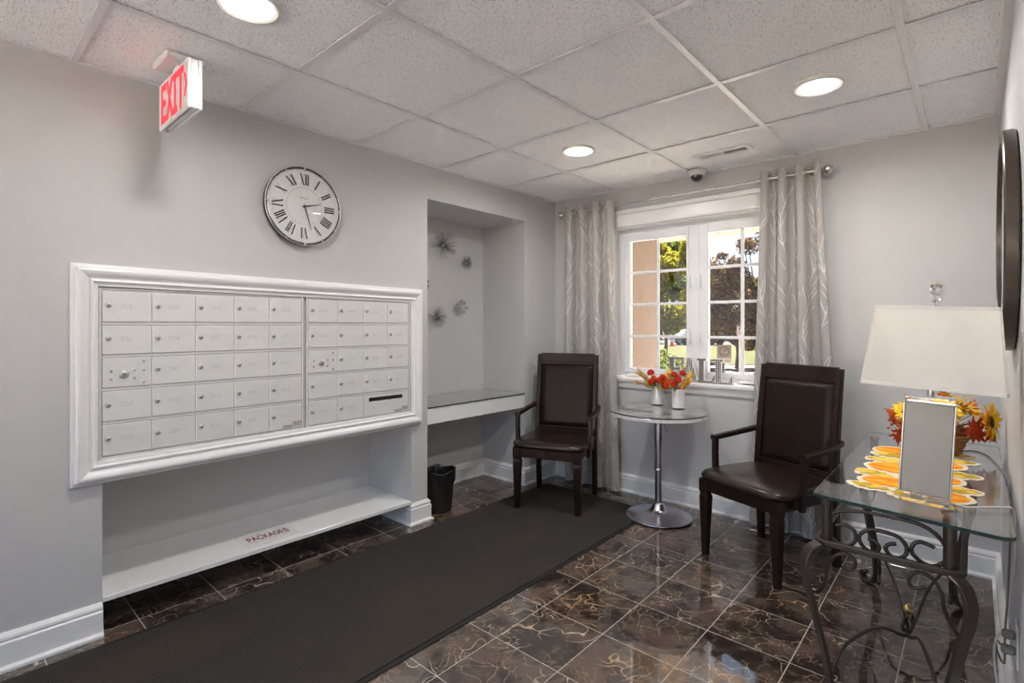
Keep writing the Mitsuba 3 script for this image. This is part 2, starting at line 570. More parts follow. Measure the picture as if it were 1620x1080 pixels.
xs = [TX0 + k * TS for k in range(-6, 6)]
ys = [TY0 + k * TS for k in range(3, -16, -1)]
regions = [(0, W, YB, 0), (AX, 0, AY0, AY1), (NX, 0, NY0, NY1)]
tiles = []
for i in range(len(xs) - 1):
    for j in range(len(ys) - 1):
        a0, a1, b0, b1 = xs[i] + GAP / 2, xs[i + 1] - GAP / 2, ys[j + 1] + GAP / 2, ys[j] - GAP / 2
        for r in regions:
            c0, c1, e0, e1 = max(a0, r[0]), min(a1, r[1]), max(b0, r[2]), min(b1, r[3])
            if c1 - c0 > .012 and e1 - e0 > .012:
                tiles.append((((c0 + c1) / 2 - 1.4) ** 2 + ((e0 + e1) / 2 + 1.6) ** 2, c0, c1, e0, e1))
tiles.sort()
for _, c0, c1, e0, e1 in tiles[:268]:
    add('tile', cbx(c0, c1, e0, e1, -.010, 0, .0008), 'mat_marble', parent='floor')
rest = [cbx(c0, c1, e0, e1, -.010, 0, .0008) for _, c0, c1, e0, e1 in tiles[268:]]
if rest:
    add('tile_field', join(rest), 'mat_marble', parent='floor', kind='stuff')

# ceiling: tee grid with lay-in mineral panels
add('ceiling', mbox(-.2, W + .3, YB - .2, .2, H + .03, H + .25), 'mat_ceiling_grid', label='suspended ceiling of white speckled panels in a tee grid', **STRUCT)
CT = .6096
LX = [.563, 1.1726, 1.7822, 2.3918]
CY = [-.623 - k * CT for k in range(7)]
BW = .024
for x in LX:
    add('main_tee', cbx(x - BW / 2, x + BW / 2, YB, 0, H - .002, H + .003, .001), 'mat_ceiling_grid', parent='ceiling')
add('edge_trim', join([bx(0, .022, YB, 0, H - .001, H + .005), bx(W - .022, W, YB, 0, H - .001, H + .005), bx(.022, W - .022, -.022, 0, H - .001, H + .005)]), 'mat_ceiling_grid', parent='ceiling')
cols = [0] + LX + [W]
rows = [0] + CY
for i in range(len(cols) - 1):
    x0, x1 = cols[i], cols[i + 1]
    for j in range(len(rows)):
        y1 = rows[j]; y0 = rows[j + 1] if j + 1 < len(rows) else YB
        if j + 1 < len(rows):
            add('cross_tee', cbx(x0 + (BW / 2 if i else .022), x1 - (BW / 2 if i < 4 else .022), y0 - BW / 2, y0 + BW / 2, H - .001, H + .0025, .001), 'mat_ceiling_grid', parent='ceiling')
        t = rng.uniform(-.5, .5)
        P = bx(x0 + .004, x1 - .004, y0 + .004, y1 - .004, H + .0065, H + .022)
        P.apply_translation((0, 0, .0006 + .0022 * max(0, t)))
        add('panel', P, 'mat_ceiling_tile', parent='ceiling')

# baseboards
BP = [(0, 0), (.030, 0), (.030, .010), (.018, .019), (.018, .096), (.0125, .101), (.0125, .106), (.016, .110), (.014, .118), (.006, .128), (.004, .131), (0, .131)]
m = join([moulding([(0, YB), (0, NY0)], BP), moulding([(NX + .02, NY1), (0, NY1), (0, AY0), (AX, AY0), (AX, AY1), (0, AY1), (0, 0)], BP)])
add('baseboard_left', m, 'mat_trim', 20, label='white moulded baseboard along the mailbox wall', **STRUCT)
add('baseboard_back', moulding([(0, 0), (W, 0)], BP), 'mat_trim', 20, label='white moulded baseboard under the window', **STRUCT)
add('baseboard_right', moulding([(W, 0), (W, YB)], BP), 'mat_trim', 20, label='white moulded baseboard beside the console table', **STRUCT)

# ------------------------------------------------------------------ window
w1 = add('window_1', join([cbx(OX0, OX1, .085, .16, OZ1 - .045, OZ1, .002), cbx(OX0, OX1, .085, .16, .845, .872, .002),
                           cbx(OX0, OX0 + .052, .085, .16, .872, OZ1 - .045, .002), cbx(OX1 - .052, OX1, .085, .16, .872, OZ1 - .045, .002),
                           cbx(1.098, 1.172, .080, .16, .872, OZ1 - .045, .002)]),
         'mat_vinyl', label='white casement window with two sashes of eight panes', **STRUCT)
add('jamb_lining', join([bx(OX0, OX0 + .006, 0.0, .085, .845, OZ1), bx(OX1 - .006, OX1, 0.0, .085, .845, OZ1), bx(OX0, OX1, 0, .085, OZ1 - .006, OZ1)]), 'mat_white_gloss', parent=w1)
HP = [(0, 0), (.016, 0), (.018, .01), (.016, .02), (.016, .085), (.022, .092), (.026, .104), (.026, .116), (.02, .122), (0, .122)]
hd = moulding([(OX0 - .07, 0), (OX1 + .07, 0)], HP)
hd.apply_translation((0, 0, OZ1 + .002))
add('head_casing', hd, 'mat_trim', 20, parent=w1)
SP = [(0, -.072), (.012, -.072), (.014, -.062), (.018, -.05), (.018, -.03), (.026, -.026), (.034, -.022), (.036, -.008), (.032, 0.0), (0, 0.0)]
st = moulding([(OX0 - .03, 0), (OX1 + .03, 0)], SP)
st.apply_translation((0, 0, .838))
add('sill', join([st, bx(OX0, OX1, 0, .085, .80, .838)]), 'mat_white_gloss', 20, parent=w1)
for sx, (g0, g1) in enumerate(((.645, 1.082), (1.233, 1.670))):
    f0, f1 = (.597, 1.098) if sx == 0 else (1.172, 1.683)
    gz0, gz1 = .907, 1.853
    sash = add('sash', join([cbx(f0, g0, .075, .12, .872, OZ1 - .045, .003), cbx(g1, f1, .075, .12, .872, OZ1 - .045, .003),
                             cbx(g0, g1, .075, .12, .872, gz0, .003), cbx(g0, g1, .075, .12, gz1, OZ1 - .045, .003)]), 'mat_vinyl', parent=w1)
    gm = (g0 + g1) / 2
    zz = [gz0 + (gz1 - gz0) * k / 4 for k in range(5)]
    add('muntin', cbx(gm - .010, gm + .010, .088, .106, gz0, gz1, .003), 'mat_vinyl', parent=sash)
    for k in (1, 2, 3):
        add('muntin', cbx(g0, g1, .089, .105, zz[k] - .010, zz[k] + .010, .003), 'mat_vinyl', parent=sash)
    for c in ((g0, gm), (gm, g1)):
        for k in range(4):
            add('pane', bx(c[0], c[1], .0975, .0979, zz[k], zz[k + 1]), 'mat_pane', parent=sash)
    # crank and locking levers
    cx = .69 if sx == 0 else 1.60
    add('crank', join([cbx(cx - .05, cx + .05, .045, .075, .846, .868, .004), tube(catmull([(cx + .01, .05, .865), (cx + .025, .035, .885), (cx + .055, .025, .915), (cx + .06, .02, .925)] if sx == 0 else [(cx, .05, .865), (cx - .02, .035, .885), (cx - .05, .025, .915), (cx - .06, .02, .922)]), .006, 8)]), 'mat_vinyl', 40, parent=w1)
    lx = 1.105 if sx == 0 else 1.178
    for lz in (1.165, 1.545):
        add('lock_lever', join([cbx(lx - .006, lx + .008, .058, .075, lz - .05, lz + .03, .003), tube([(lx, .055, lz - .01), (lx + .006, .045, lz - .05), (lx + .002, .04, lz - .07)], .004, 6)]), 'mat_vinyl', 40, parent=w1)

# ------------------------------------------------------------------ mailboxes
group_mail = 'mailbox banks in the moulded frame'
MP = [(0, 0), (0, .018), (.012, .020), (.0145, .034), (.019, .0395), (.026, .0415), (.034, .0405), (.042, .0365), (.049, .030), (.056, .0225), (.0595, .0305), (.0665, .0325), (.0715, .0215), (.084, .0205), (.086, .010), (.086, 0)]
FY0, FY1, FZ0, FZ1 = -3.072, -1.391, .612, 1.453
fr = thing('mailbox_surround', 'wide white moulded frame around the mailboxes on the grey wall', 'frame')


def mitre(p0, p1, tdir, inward):
    p0, p1, tdir, inward = (np.array(q, float) for q in (p0, p1, tdir, inward))
    a = np.array([p0 + inward * o + tdir * o + np.array([h, 0, 0]) for o, h in MP])
    b = np.array([p1 + inward * o - tdir * o + np.array([h, 0, 0]) for o, h in MP])
    m = loft([a, b])
    m.fix_normals()
    return m


cs = [(.0006, FY0, FZ0 - .007), (.0006, FY1, FZ0 + .004), (.0006, FY1, FZ1 - .006), (.0006, FY0, FZ1 + .011)]
for k in range(4):
    a, b = cs[k], cs[(k + 1) % 4]
    td = (np.array(b) - np.array(a)); td = td / np.linalg.norm(td)
    inn = [(0, 0, 1), (0, -1, 0), (0, 0, -1), (0, 1, 0)][k]
    add('moulding', mitre(a, b, td, inn), 'mat_trim', 22, parent=fr)

ROWZ = [1.366, 1.231, 1.101, .969, .836, .701]
LC = [-2.976, -2.809, -2.646, -2.486, -2.326, -2.162]
RC = [-2.127, -1.963, -1.804, -1.644, -1.497]
names_l = [['201', '202', None, '203', '204'], ['205', '206', '207', '208', '209'], ['210', '301', '302', '303', '304'], ['305', '306', '307', '308', '309'], ['310', '401', '402', '403', '404']]
names_r = [['405', '406', None, '407', '408'], ['409', '410', '501', '502', '503'], ['504', '505', '506', '507', 'MAIL'], ['508', '509', '510', 'ASSOC', '']]
lock_mesh = lathe([(0, .0065), (.0035, .0065), (.0055, .006), (.0085, .0045), (.0095, .003), (.0105, 0)], 18)
key_mesh = join([cbx(-.0045, .0045, -.0012, .0012, .0064, .0069, .0003)])
screw_mesh = lathe([(0, .004), (.003, .0035), (.0048, .0018), (.005, 0)], 12)


def bank(label, C, names, right):
    t = thing('mailbox_bank', label, 'mailboxes', group_mail)
    y0, y1 = C[0], C[-1]
    fz0, fz1 = .690, 1.374
    parts = [bx(.0005, .006, y0 - .004, y1 + .004, fz0, fz1)]
    for z in ROWZ[1:-1]:
        parts.append(cbx(.006, .0125, y0, y1, z - .006, z + .006, .002))
    parts.append(cbx(.006, .0125, y0 - .004, y1 + .004, fz1 - .008, fz1, .002)); parts.append(cbx(.006, .0125, y0 - .004, y1 + .004, fz0, fz0 + .010, .002))
    parts.append(cbx(.004, .016, y0 - .010, y0 - .0015, fz0, fz1, .002))
    if not right:
        parts.append(cbx(.004, .016, y1 + .002, y1 + .008, fz0, fz1, .002))
    else:
        for q in (.002, .010, .018):
            parts.append(cbx(.004, .012 + q * .4, y1 + q - .001, y1 + q + .006, fz0, fz1, .002))
    add('frame', join(parts), 'mat_alu_edge', parent=t)
    for c in range(len(C) - 1):
        for r in range(5):
            nm = names[c][r]
            a0, a1 = C[c] + .0016, C[c + 1] - .0016
            z1, z0 = ROWZ[r] - .0075, ROWZ[r + 1] + .0075
            if nm == '':
                continue
            if nm == 'MAIL':
                a1 = C[c + 2] - .0016
                slot = sbox(a0, z0, a1, z1).difference(sbox(a0 + .035, z1 - .036, a1 - .04, z1 - .020).buffer(.003))
                d = add('outgoing_mail_panel', extrude(slot, .009), 'mat_aluminium', M=on_left(0, 0, .006), parent=t)
                add('slot_back', bx(.0062, .0070, a0 + .03, a1 - .035, z1 - .042, z1 - .014), 'mat_black', parent=d)
                add('lettering', text('MAIL', .013, .0006), 'mat_engraved', M=on_left((a0 + a1) / 2 - .005, z1 - .062, .015), parent=d)
                for q in (.016, .062):
                    add('rivet', screw_mesh, 'mat_screw', 30, M=on_left(a0 + q, z0 + .045, .015) @ np.diag([.45, .45, .4, 1]), parent=d)
                continue
            d = add('door', cbx(.004, .0150, a0, a1, z0, z1, .0015), 'mat_aluminium', parent=t)
            if nm is None:
                yc, zc = (a0 + a1) / 2 - .012, (z0 + z1) / 2 - .008
                labels[d] = {'label': 'master panel with a large lock and bright screws'}
                add('lock', xf(lock_mesh, np.diag([1.7, 1.7, 1.3, 1])), 'mat_lock', 40, M=on_left(yc, zc, .015), parent=d)
                add('key_slot', xf(key_mesh, np.diag([1.4, 1.4, 1.25, 1])), 'mat_black', M=on_left(yc, zc, .0155), parent=d)
                for q, h in ((-.042, .014), (-.042, -.018), (.034, .014), (.034, -.018), (.066, .05), (.066, .012), (.066, -.036)):
                    add('screw', screw_mesh, 'mat_chrome', 30, M=on_left(yc + q, zc + h, .015), parent=d)
                continue
            add('lock', lock_mesh, 'mat_lock', 40, M=on_left(a0 + .019, (z0 + z1) / 2 + .006, .015), parent=d)
            add('key_slot', key_mesh, 'mat_black', M=on_left(a0 + .019, (z0 + z1) / 2 + .006, .015), parent=d)
            add('number', text(nm, .0165 if nm != 'ASSOC' else .012, .0005), 'mat_engraved', M=on_left(a0 + .078, (z0 + z1) / 2 + .004, .0149), parent=d)
    # maker's plate and postal plate in the lower right corner
    e = C[-1] - .002
    zb = ROWZ[5] + .009
    pl = add('plate', join([cbx(.015, .0162, e - .098, e - .048, zb, zb + .018, .0004), cbx(.015, .0162, e - .046, e, zb + .006, zb + .032, .0004)]), 'mat_plate', parent=t)
    add('print', join([xf(text('FLORENCE', .007, .0004, True), on_left(e - .073, zb + .009, .0162)), xf(text('U.S. MAIL', .0072, .0004, True), on_left(e - .023, zb + .024, .0162)),
                       xf(text('APPROVED BY THE', .0028, .0004), on_left(e - .023, zb + .0155, .0162)), xf(text('POSTMASTER GENERAL', .0024, .0004), on_left(e - .023, zb + .0105, .0162))]), 'mat_dark_print', parent=pl)
    return t


bank('left bank of twenty-four grey metal mailboxes numbered 201 to 404', LC, names_l, False)
bank('right bank of grey metal mailboxes with the black outgoing mail slot', RC, names_r, True)

# ------------------------------------------------------------------ parcel shelf and its sign
s = thing('parcel_shelf', 'long white low shelf in the niche under the mailboxes', 'shelf')
add('board', cbx(NX + .001, .001, NY0 + .001, NY1 - .001, .131, .147, .0015), 'mat_white_gloss', parent=s)
add('edge_strip', cbx(.001, .007, NY0 + .001, NY1 - .001, .128, .1475, .001), 'mat_white_gloss', parent=s)
s = thing('packages_sign', 'laminated white sign with red PACKAGES lettering lying on the low shelf', 'sign')
FL = basis((0, 1, 0), (-1, 0, 0), (0, 0, 1), (-.127, -2.272, .1476))
add('sheet', cbx(-.132, .132, -.102, .102, 0, .0012, .0003), 'mat_paper', M=FL, parent=s)
pk = text('PACKAGES', .046, .0006, True)
pk.vertices[:, 0] *= .205 / np.ptp(pk.vertices[:, 0])
pk.vertices[:, 1] *= .056 / np.ptp(pk.vertices[:, 1])
pk = join([pk, bx(-.104, .104, .044, .0458, 0, .0006), bx(-.104, .104, -.0458, -.044, 0, .0006)])
add('lettering', pk, 'mat_red_print', M=FL @ move(0, 0, .0012), parent=s)

# ------------------------------------------------------------------ alcove: glass top, wire wall stars, waste basket
g = add('ledge_glass', cbx(AX + .004, .006, AY0 + .003, AY1 - .003, .6975, .7045, .0015), 'mat_glass', label='clear glass sheet on the white ledge of the alcove', category='glass sheet')
add('polished_edge', bx(.0062, .0072, AY0 + .003, AY1 - .003, .6978, .7042), 'mat_glass_edge', parent=g)


def star(label, y, z, r, n, group):
    t = thing('wire_starburst', label, 'wall ornament', group)
    sp = []
    for k in range(n):
        th = rng.uniform(0, 2 * math.pi)
        el = math.asin(rng.uniform(0.03, .75))
        L = r * rng.uniform(.8, 1.02)
        d = np.array([math.sin(el), math.cos(el) * math.cos(th), math.cos(el) * math.sin(th)])
        sp.append(tube([d * .006, d * L], .0008, 4, scale=[1.1, .7]))
    add('wires', join(sp), 'mat_iron_wire', M=move(AX + .012, y, z), parent=t, kind='stuff')
    add('hub', trimesh.creation.icosphere(2, .012), 'mat_nickel', True, M=move(AX + .012, y, z), parent=t)
    add('hanger', cbx(AX + .0005, AX + .011, y - .006, y + .006, z - .006, z + .006), 'mat_iron_wire', parent=t)


bsdf('mat_iron_wire', (.22, .215, .21), .35, .5, metallic=.6)
star('largest grey wire starburst, highest in the alcove', -.835, 1.828, .118, 120, None)
star('smallest grey wire starburst, beside the largest one', -.592, 1.718, .062, 110, None)
star('medium grey wire starburst low in the alcove, next to the mailbox frame', -.908, 1.285, .098, 100, None)


def jewel(label, y, z, r):
    t = thing('jewel_starburst', label, 'wall ornament')
    for k in range(12):
        th = k * 2 * math.pi / 12 + rng.uniform(-.1, .1)
        el = rng.uniform(.15, .45)
        d = np.array([math.sin(el), math.cos(el) * math.cos(th), math.cos(el) * math.sin(th)])
        L = r * rng.uniform(.75, 1.0)
        q = [d * L * s_ for s_ in (.08, .55, .68, .8, .9, .97, 1.0)]
        add('ray', tube(q, .009, 8, scale=[.2, .22, .5, .9, 1, .7, .1]), 'mat_chrome', True, M=move(AX + .012, y, z), parent=t)
    add('hub', trimesh.creation.icosphere(2, .013), 'mat_nickel', True, M=move(AX + .012, y, z), parent=t)
    add('hanger', cbx(AX + .0005, AX + .011, y - .006, y + .006, z - .006, z + .006), 'mat_iron_wire', parent=t)


jewel('silver starburst with droplet tips in the middle of the alcove', -.662, 1.366, .072)
jewel('silver droplet starburst half hidden at the left edge of the alcove', -1.035, 1.522, .068)

t = thing('waste_basket', 'black waste basket in the alcove beside the white column', 'waste basket')
BM = move(-.075, -1.178, 0)
add('bin', lathe([(0, .002), (.078, .002), (.083, .006), (.104, .255), (.107, .258), (.101, .258), (.081, .02), (0, .016)], 36), 'mat_black', 30, M=BM, parent=t)
n_, k_ = 48, 9
prof = [(.088, .155), (.104, .20), (.111, .262), (.107, .270), (.098, .262), (.094, .22), (.088, .17)]
lin = lathe(prof, n_)
v = lin.vertices
a_ = np.arctan2(v[:, 1], v[:, 0])
wob = .004 * np.sin(a_ * 9 + v[:, 2] * 60) + .003 * np.sin(a_ * 17 + 1)
v[:, 0] += np.cos(a_) * wob + 0; v[:, 1] += np.sin(a_) * wob
v[:, 2] += .007 * np.sin(a_ * 5 + 1) * (v[:, 2] > .25)
add('bag', lin, 'mat_bag', True, M=BM, parent=t, label='black plastic bag lining the bin')

# ------------------------------------------------------------------ clock
CYc, CZc, CR = -2.160, 1.829, .199
t = thing('wall_clock', 'round wall clock with roman numerals and a marbled dial', 'clock')
CM = on_left(CYc, CZc, 0.0005)
add('case', lathe([(0, 0), (CR - .012, 0), (CR - .004, .006), (CR - .002, .03), (CR, .034), (CR - .002, .038), (CR - .006, .038), (CR - .007, .034), (0, .034)], 72), 'mat_black', 25, M=CM, parent=t)
add('dial', lathe([(0, .0352), (CR - .010, .0352), (CR - .010, .0342), (0, .0342)], 72), 'mat_dial', M=CM, parent=t)
add('bezel', trimesh.creation.torus(CR - .0125, .0022, major_sections=72, minor_sections=8), 'mat_chrome', True, M=CM @ move(0, 0, .038), parent=t)
add('outer_rim', trimesh.creation.torus(CR - .002, .0026, major_sections=72, minor_sections=8), 'mat_nickel', True, M=CM @ move(0, 0, .038), parent=t)
clips = []
for k in range(12):
    clips.append(xf(cbx(-.0025 if k % 3 else -.004, .0025 if k % 3 else .004, CR - (.017 if k % 3 else .020), CR + .001, .037, .0425, .001), rot((0, 0, 1), -30 * k)))
add('bezel_clips', join(clips), 'mat_nickel', M=CM, parent=t, kind='stuff')
add('chapter_ring', lathe([(.0935, .0353), (.0935, .0356), (.0947, .0356), (.0947, .0353)], 72), 'mat_dark_print', M=CM, parent=t)


def roman(s):
    out, x, h = [], 0.0, .056
    wI, wT = .0072, .0016
    for ch in s:
        if ch == 'I':
            out.append(sbox(x, 0, x + wI, h)); x += wI + .0042
        elif ch == 'V':
            out.append(Polygon([(x, h), (x + wI, h), (x + .0135 + wI * .5, 0), (x + .0135 - wI * .4, 0)])); out.append(Polygon([(x + .022, h), (x + .022 + wT, h), (x + .0135 + wT, 0), (x + .0135, 0)]))
            x += .028
        elif ch == 'X':
            out.append(Polygon([(x, h), (x + wI, h), (x + .024, 0), (x + .024 - wI, 0)])); out.append(Polygon([(x + .022, h), (x + .022 + wT, h), (x + .002 + wT, 0), (x + .002, 0)]))
            x += .028
    g_ = unary_union(out)
    b = g_.bounds
    return affinity.translate(g_, -(b[0] + b[2]) / 2, 0)


for k, s in enumerate(['XII', 'I', 'II', 'III', 'IIII', 'V', 'VI', 'VII', 'VIII', 'IX', 'X', 'XI']):
    gm_ = affinity.translate(roman(s), 0, .108)
    if s == 'VIII' or s == 'VII':
        gm_ = affinity.scale(gm_, .9, 1, origin=(0, .13))
    add('numeral', xf(extrude(gm_, .0005), rot((0, 0, 1), -30 * k)), 'mat_black', M=CM @ move(0, 0, .0353), parent=t)
add('maker_name', text('Westclox', .0085, .0004), 'mat_dark_print', M=CM @ move(0, .042, .0353), parent=t)
hand = lambda L, w: extrude(Polygon([(-w * .5, -.012), (w * .5, -.012), (w, L * .15), (w * .25, L), (-w * .25, L), (-w, L * .15)]), .0012)
add('hour_hand', xf(hand(.088, .0035), rot((0, 0, 1), -75)), 'mat_black', M=CM @ move(0, 0, .0375), parent=t)
add('minute_hand', xf(hand(.122, .0032), rot((0, 0, 1), -163)), 'mat_black', M=CM @ move(0, 0, .0395), parent=t)
add('hub', lathe([(0, .0425), (.005, .042), (.007, .0395), (.007, .037)], 20), 'mat_black', 30, M=CM, parent=t)
dome = lathe([(CR - .0125, .0405), (CR * .75, .0455), (CR * .4, .048), (0, .0487)], 64)
add('glass', dome, 'mat_pane', True, M=CM, parent=t)

# ------------------------------------------------------------------ exit sign
t = thing('exit_sign', 'white exit sign with red lettering hanging from the ceiling', 'exit sign')
EX0, EX1, EY0, EY1, EZ0, EZ1 = .124, .484, -2.812, -2.765, 2.006, 2.188
cx_ = (EX0 + EX1) / 2
add('housing', join([cbx(EX0, EX1, EY0, EY0 + .012, EZ0, EZ1, .004), cbx(EX0 + .003, EX1 - .003, EY0 + .0125, EY1 - .0125, EZ0 + .003, EZ1 - .003, .003), cbx(EX0, EX1, EY1 - .012, EY1, EZ0, EZ1, .004)]), 'mat_sign_white', parent=t)
add('canopy', join([cbx(cx_ - .085, cx_ + .085, EY0 - .045, EY1 + .045, H - .026, H - .0015, .006), cbx(cx_ - .03, cx_ + .03, EY0 + .008, EY1 - .008, EZ1 - .004, H - .02, .002)]), 'mat_sign_white', parent=t)
ex = text('EXIT', .142, .0015, True)
ex.vertices[:, 0] *= .272 / np.ptp(ex.vertices[:, 0])
arrow = extrude(Polygon([(.141, .042), (.152, .042), (.173, 0), (.152, -.042), (.141, -.042), (.160, 0)]), .0015)
lm = xf(join([ex, arrow]), on_back(cx_ - .004, (EZ0 + EZ1) / 2, EY0 - .0003))
add('lettering', lm, 'mat_exit_red', parent=t, label='glowing red EXIT lettering and arrow', emitter={'type': 'area', 'radiance': {'type': 'rgb', 'value': [.30, .008, .018]}})
bsdf('mat_exit_red', (.34, .010, .016), .4, .4)
add('test_button', join([lathe([(0, -.003), (.004, -.003), (.004, .002)], 10, M=move(EX0 + .03, (EY0 + EY1) / 2, EZ0 + .002)), cbx(EX0 + .05, EX1 - .02, EY0 + .0115, EY0 + .0128, EZ0 - .0005, EZ0 + .003)]), 'mat_screw', parent=t)

# ------------------------------------------------------------------ recessed ceiling lamps
ring = lathe([(.072, .0065), (.072, .0035), (.078, -.0030), (.088, -.0055), (.095, -.004), (.097, .0062), (.097, .0065)], 48)
lens = lathe([(0, .0030), (.055, .0034), (.0735, .0045)], 48)
for x, y, lab, k in ((.868, -2.757, 'round recessed ceiling lamp nearest the exit sign', .8), (.868, -.928, 'round recessed ceiling lamp in front of the alcove, smallest in view', 1.0), (2.087, -.928, 'round recessed ceiling lamp above the table lamp and console', 1.0),
                  (2.087, -2.757, 'round recessed ceiling lamp above the camera', 1.0)):
    t = thing('ceiling_lamp', lab, 'ceiling lamp')
    add('trim_ring', ring, 'mat_lamp_ring', 25, M=move(x, y, H), parent=t)
    e = 1.0 * k * DOWNLIGHT
    add('lens', lens, 'mat_lens', M=move(x, y, H), parent=t, emitter={'type': 'area', 'radiance': {'type': 'rgb', 'value': [e, e * .98, e * .945]}})
bsdf('mat_lamp_ring', (.66, .63, .57), .35, .5)
bsdf('mat_lens', (.8, .8, .78), .5, .3)
# ------------------------------------------------------------------ air vent and security camera
t = thing('air_vent', 'white slotted air vent in the ceiling near the window', 'vent')
VX0, VX1, VY0, VY1 = 1.315, 1.645, -.392, -.292
add('frame', join([cbx(VX0, VX1, VY0, VY0 + .02, H - .006, H + .006, .003), cbx(VX0, VX1, VY1 - .02, VY1, H - .006, H + .006, .003), cbx(VX0, VX0 + .03, VY0, VY1, H - .006, H + .006, .003), cbx(VX1 - .03, VX1, VY0, VY1, H - .006, H + .006, .003), cbx(1.474, 1.486, VY0, VY1, H - .005, H + .006, .002)]), 'mat_ceiling_grid', parent=t)
add('backing', bx(VX0 + .02, VX1 - .02, VY0 + .015, VY1 - .015, H + .0048, H + .006), 'mat_vent_dark', parent=t)
for k in range(22):
    x = VX0 + .034 + k * (VX1 - VX0 - .068) / 21
    if abs(x - 1.48) < .007:
        continue
    sl = xf(cbx(-.0008, .0008, VY0 + .018, VY1 - .018, -.0034, .0034, .0003), move(x, 0, H - .0005) @ rot((0, 1, 0), 35 if x < 1.48 else -35))
    add('slat', sl, 'mat_ceiling_grid', parent=t)
t = thing('security_camera', 'small white dome security camera on the ceiling by the curtain rod', 'security camera')
SM = move(1.228, -.098, H)
add('housing', lathe([(0, -.001), (.054, -.001), (.055, -.004), (.053, -.022), (.046, -.034), (.038, -.036), (.036, -.034)], 40), 'mat_sign_white', 30, M=SM, parent=t)
add('dome', lathe([(.037, -.033), (.036, -.044), (.031, -.056), (.022, -.065), (.011, -.070), (0, -.0715)], 40), 'mat_dome', True, M=SM, parent=t)

# ------------------------------------------------------------------ curtain rod and curtains
RZ, RY = 2.098, -.09
t = thing('curtain_rod', 'slim brushed nickel curtain rod with ball finials above the window', 'curtain rod')
add('rod', tube([(.14, RY, RZ), (1.62, RY, RZ)], .0065, 14), 'mat_nickel', 30, parent=t)
add('rod', tube([(1.60, RY, RZ + .001), (1.955, RY, RZ + .001)], .0095, 14), 'mat_nickel', 30, parent=t)
for x, sg in ((.125, -1), (1.97, 1)):
    add('finial', join([trimesh.creation.icosphere(3, .024), lathe([(.011, -.03), (.013, -.022), (.010, -.018)], 16, M=rot((0, 1, 0), 90 * sg))]), 'mat_nickel', 40, M=move(x, RY, RZ), parent=t)
for x in (.158, 1.935):
    add('bracket', join([tube([(x, -.001, RZ), (x, RY, RZ)], .006), lathe([(0, 0), (.02, 0), (.02, .006), (0, .008)], 20, M=basis((1, 0, 0), (0, 0, 1), (0, -1, 0), (x, -.0005, RZ)))]), 'mat_nickel', 30, parent=t)


def curtain(label, top, bot, n, amp, seed, phase=0.0, fz=.018):
    t = thing('curtain', label, 'curtain')
    NS, NZ = 220, 70
    s = np.linspace(0, 1, NS)
    z = np.linspace(RZ + .045, fz, NZ)
    V = np.zeros((NZ, NS, 3)); U = np.zeros((NZ, NS, 2))
    for i, zz in enumerate(z):
        h = (z[0] - zz) / (z[0] - z[-1])
        x0 = top[0] + (bot[0] - top[0]) * h ** 1.2; x1 = top[1] + (bot[1] - top[1]) * h ** 1.2
        ph = 2 * np.pi * n * s + phase
        sn = np.sin(ph)
        sh = np.sign(sn) * np.abs(sn) ** .8
        A = amp[0] + (amp[1] - amp[0]) * h
        wob = meshkit.noise(np.stack([s * n * 1.3, np.full(NS, h * 2.2), np.full(NS, 1.0)], -1), seed) - .5
        wob2 = meshkit.noise(np.stack([s * n * 2.1, np.full(NS, h * 3.2), np.full(NS, 4.0)], -1), seed + 4) - .5
        V[i, :, 0] = x0 + (x1 - x0) * (s + .30 / (2 * np.pi * n) * np.sin(2 * ph) * -1 + wob * .035 * h)
        V[i, :, 1] = RY + .012 * h + A * sh * (1 + .5 * wob * h) + wob2 * .02 * h
        V[i, :, 2] = zz
    V[:, :, 1] = np.minimum(V[:, :, 1], -.036)
    arc = np.concatenate([[0], np.cumsum(np.linalg.norm(np.diff(V[10], axis=0), axis=1))])
    U[:, :, 0] = arc[None] + seed * .37
    U[:, :, 1] = z[:, None]
    dv, du = np.gradient(V, axis=0), np.gradient(V, axis=1)
    nn = np.cross(du, dv); nn /= np.linalg.norm(nn, axis=-1, keepdims=True) + 1e-12
    A_, B_ = V + nn * .0012, V - nn * .0012
    idx = np.arange(NZ * NS).reshape(NZ, NS)
    q = np.stack([idx[:-1, :-1], idx[:-1, 1:], idx[1:, 1:], idx[1:, :-1]], -1).reshape(-1, 4)
    f1 = np.vstack([q[:, [0, 2, 1]], q[:, [0, 3, 2]]]); off = NZ * NS
    f2 = f1[:, ::-1] + off
    edge = np.concatenate([idx[0], idx[1:, -1], idx[-1, -2::-1], idx[-2:0:-1, 0]])
    e2 = np.roll(edge, -1)
    f3 = np.vstack([np.stack([edge, e2, e2 + off], 1), np.stack([edge, e2 + off, edge + off], 1)])
    VV = np.vstack([A_.reshape(-1, 3), B_.reshape(-1, 3)]); UU = np.vstack([U.reshape(-1, 2), U.reshape(-1, 2)])
    add('fabric', (VV, np.vstack([f1, f2, f3])), 'mat_curtain', True, uv=UU, parent=t)
    i0 = int(np.argmin(abs(z - RZ)))
    sy = V[i0, :, 1] - RY
    for k in np.nonzero(np.diff(np.sign(sy)))[0]:
        x = V[i0, k, 0]
        tor = trimesh.creation.torus(.0215, .0045, major_sections=28, minor_sections=8)
        d_ = du[i0, k]; a_ = math.degrees(math.atan2(d_[1], d_[0]))
        add('grommet', xf(tor, move(x, RY, RZ) @ rot((0, 0, 1), a_) @ rot((1, 0, 0), 90)), 'mat_nickel', True, parent=t)
    return t


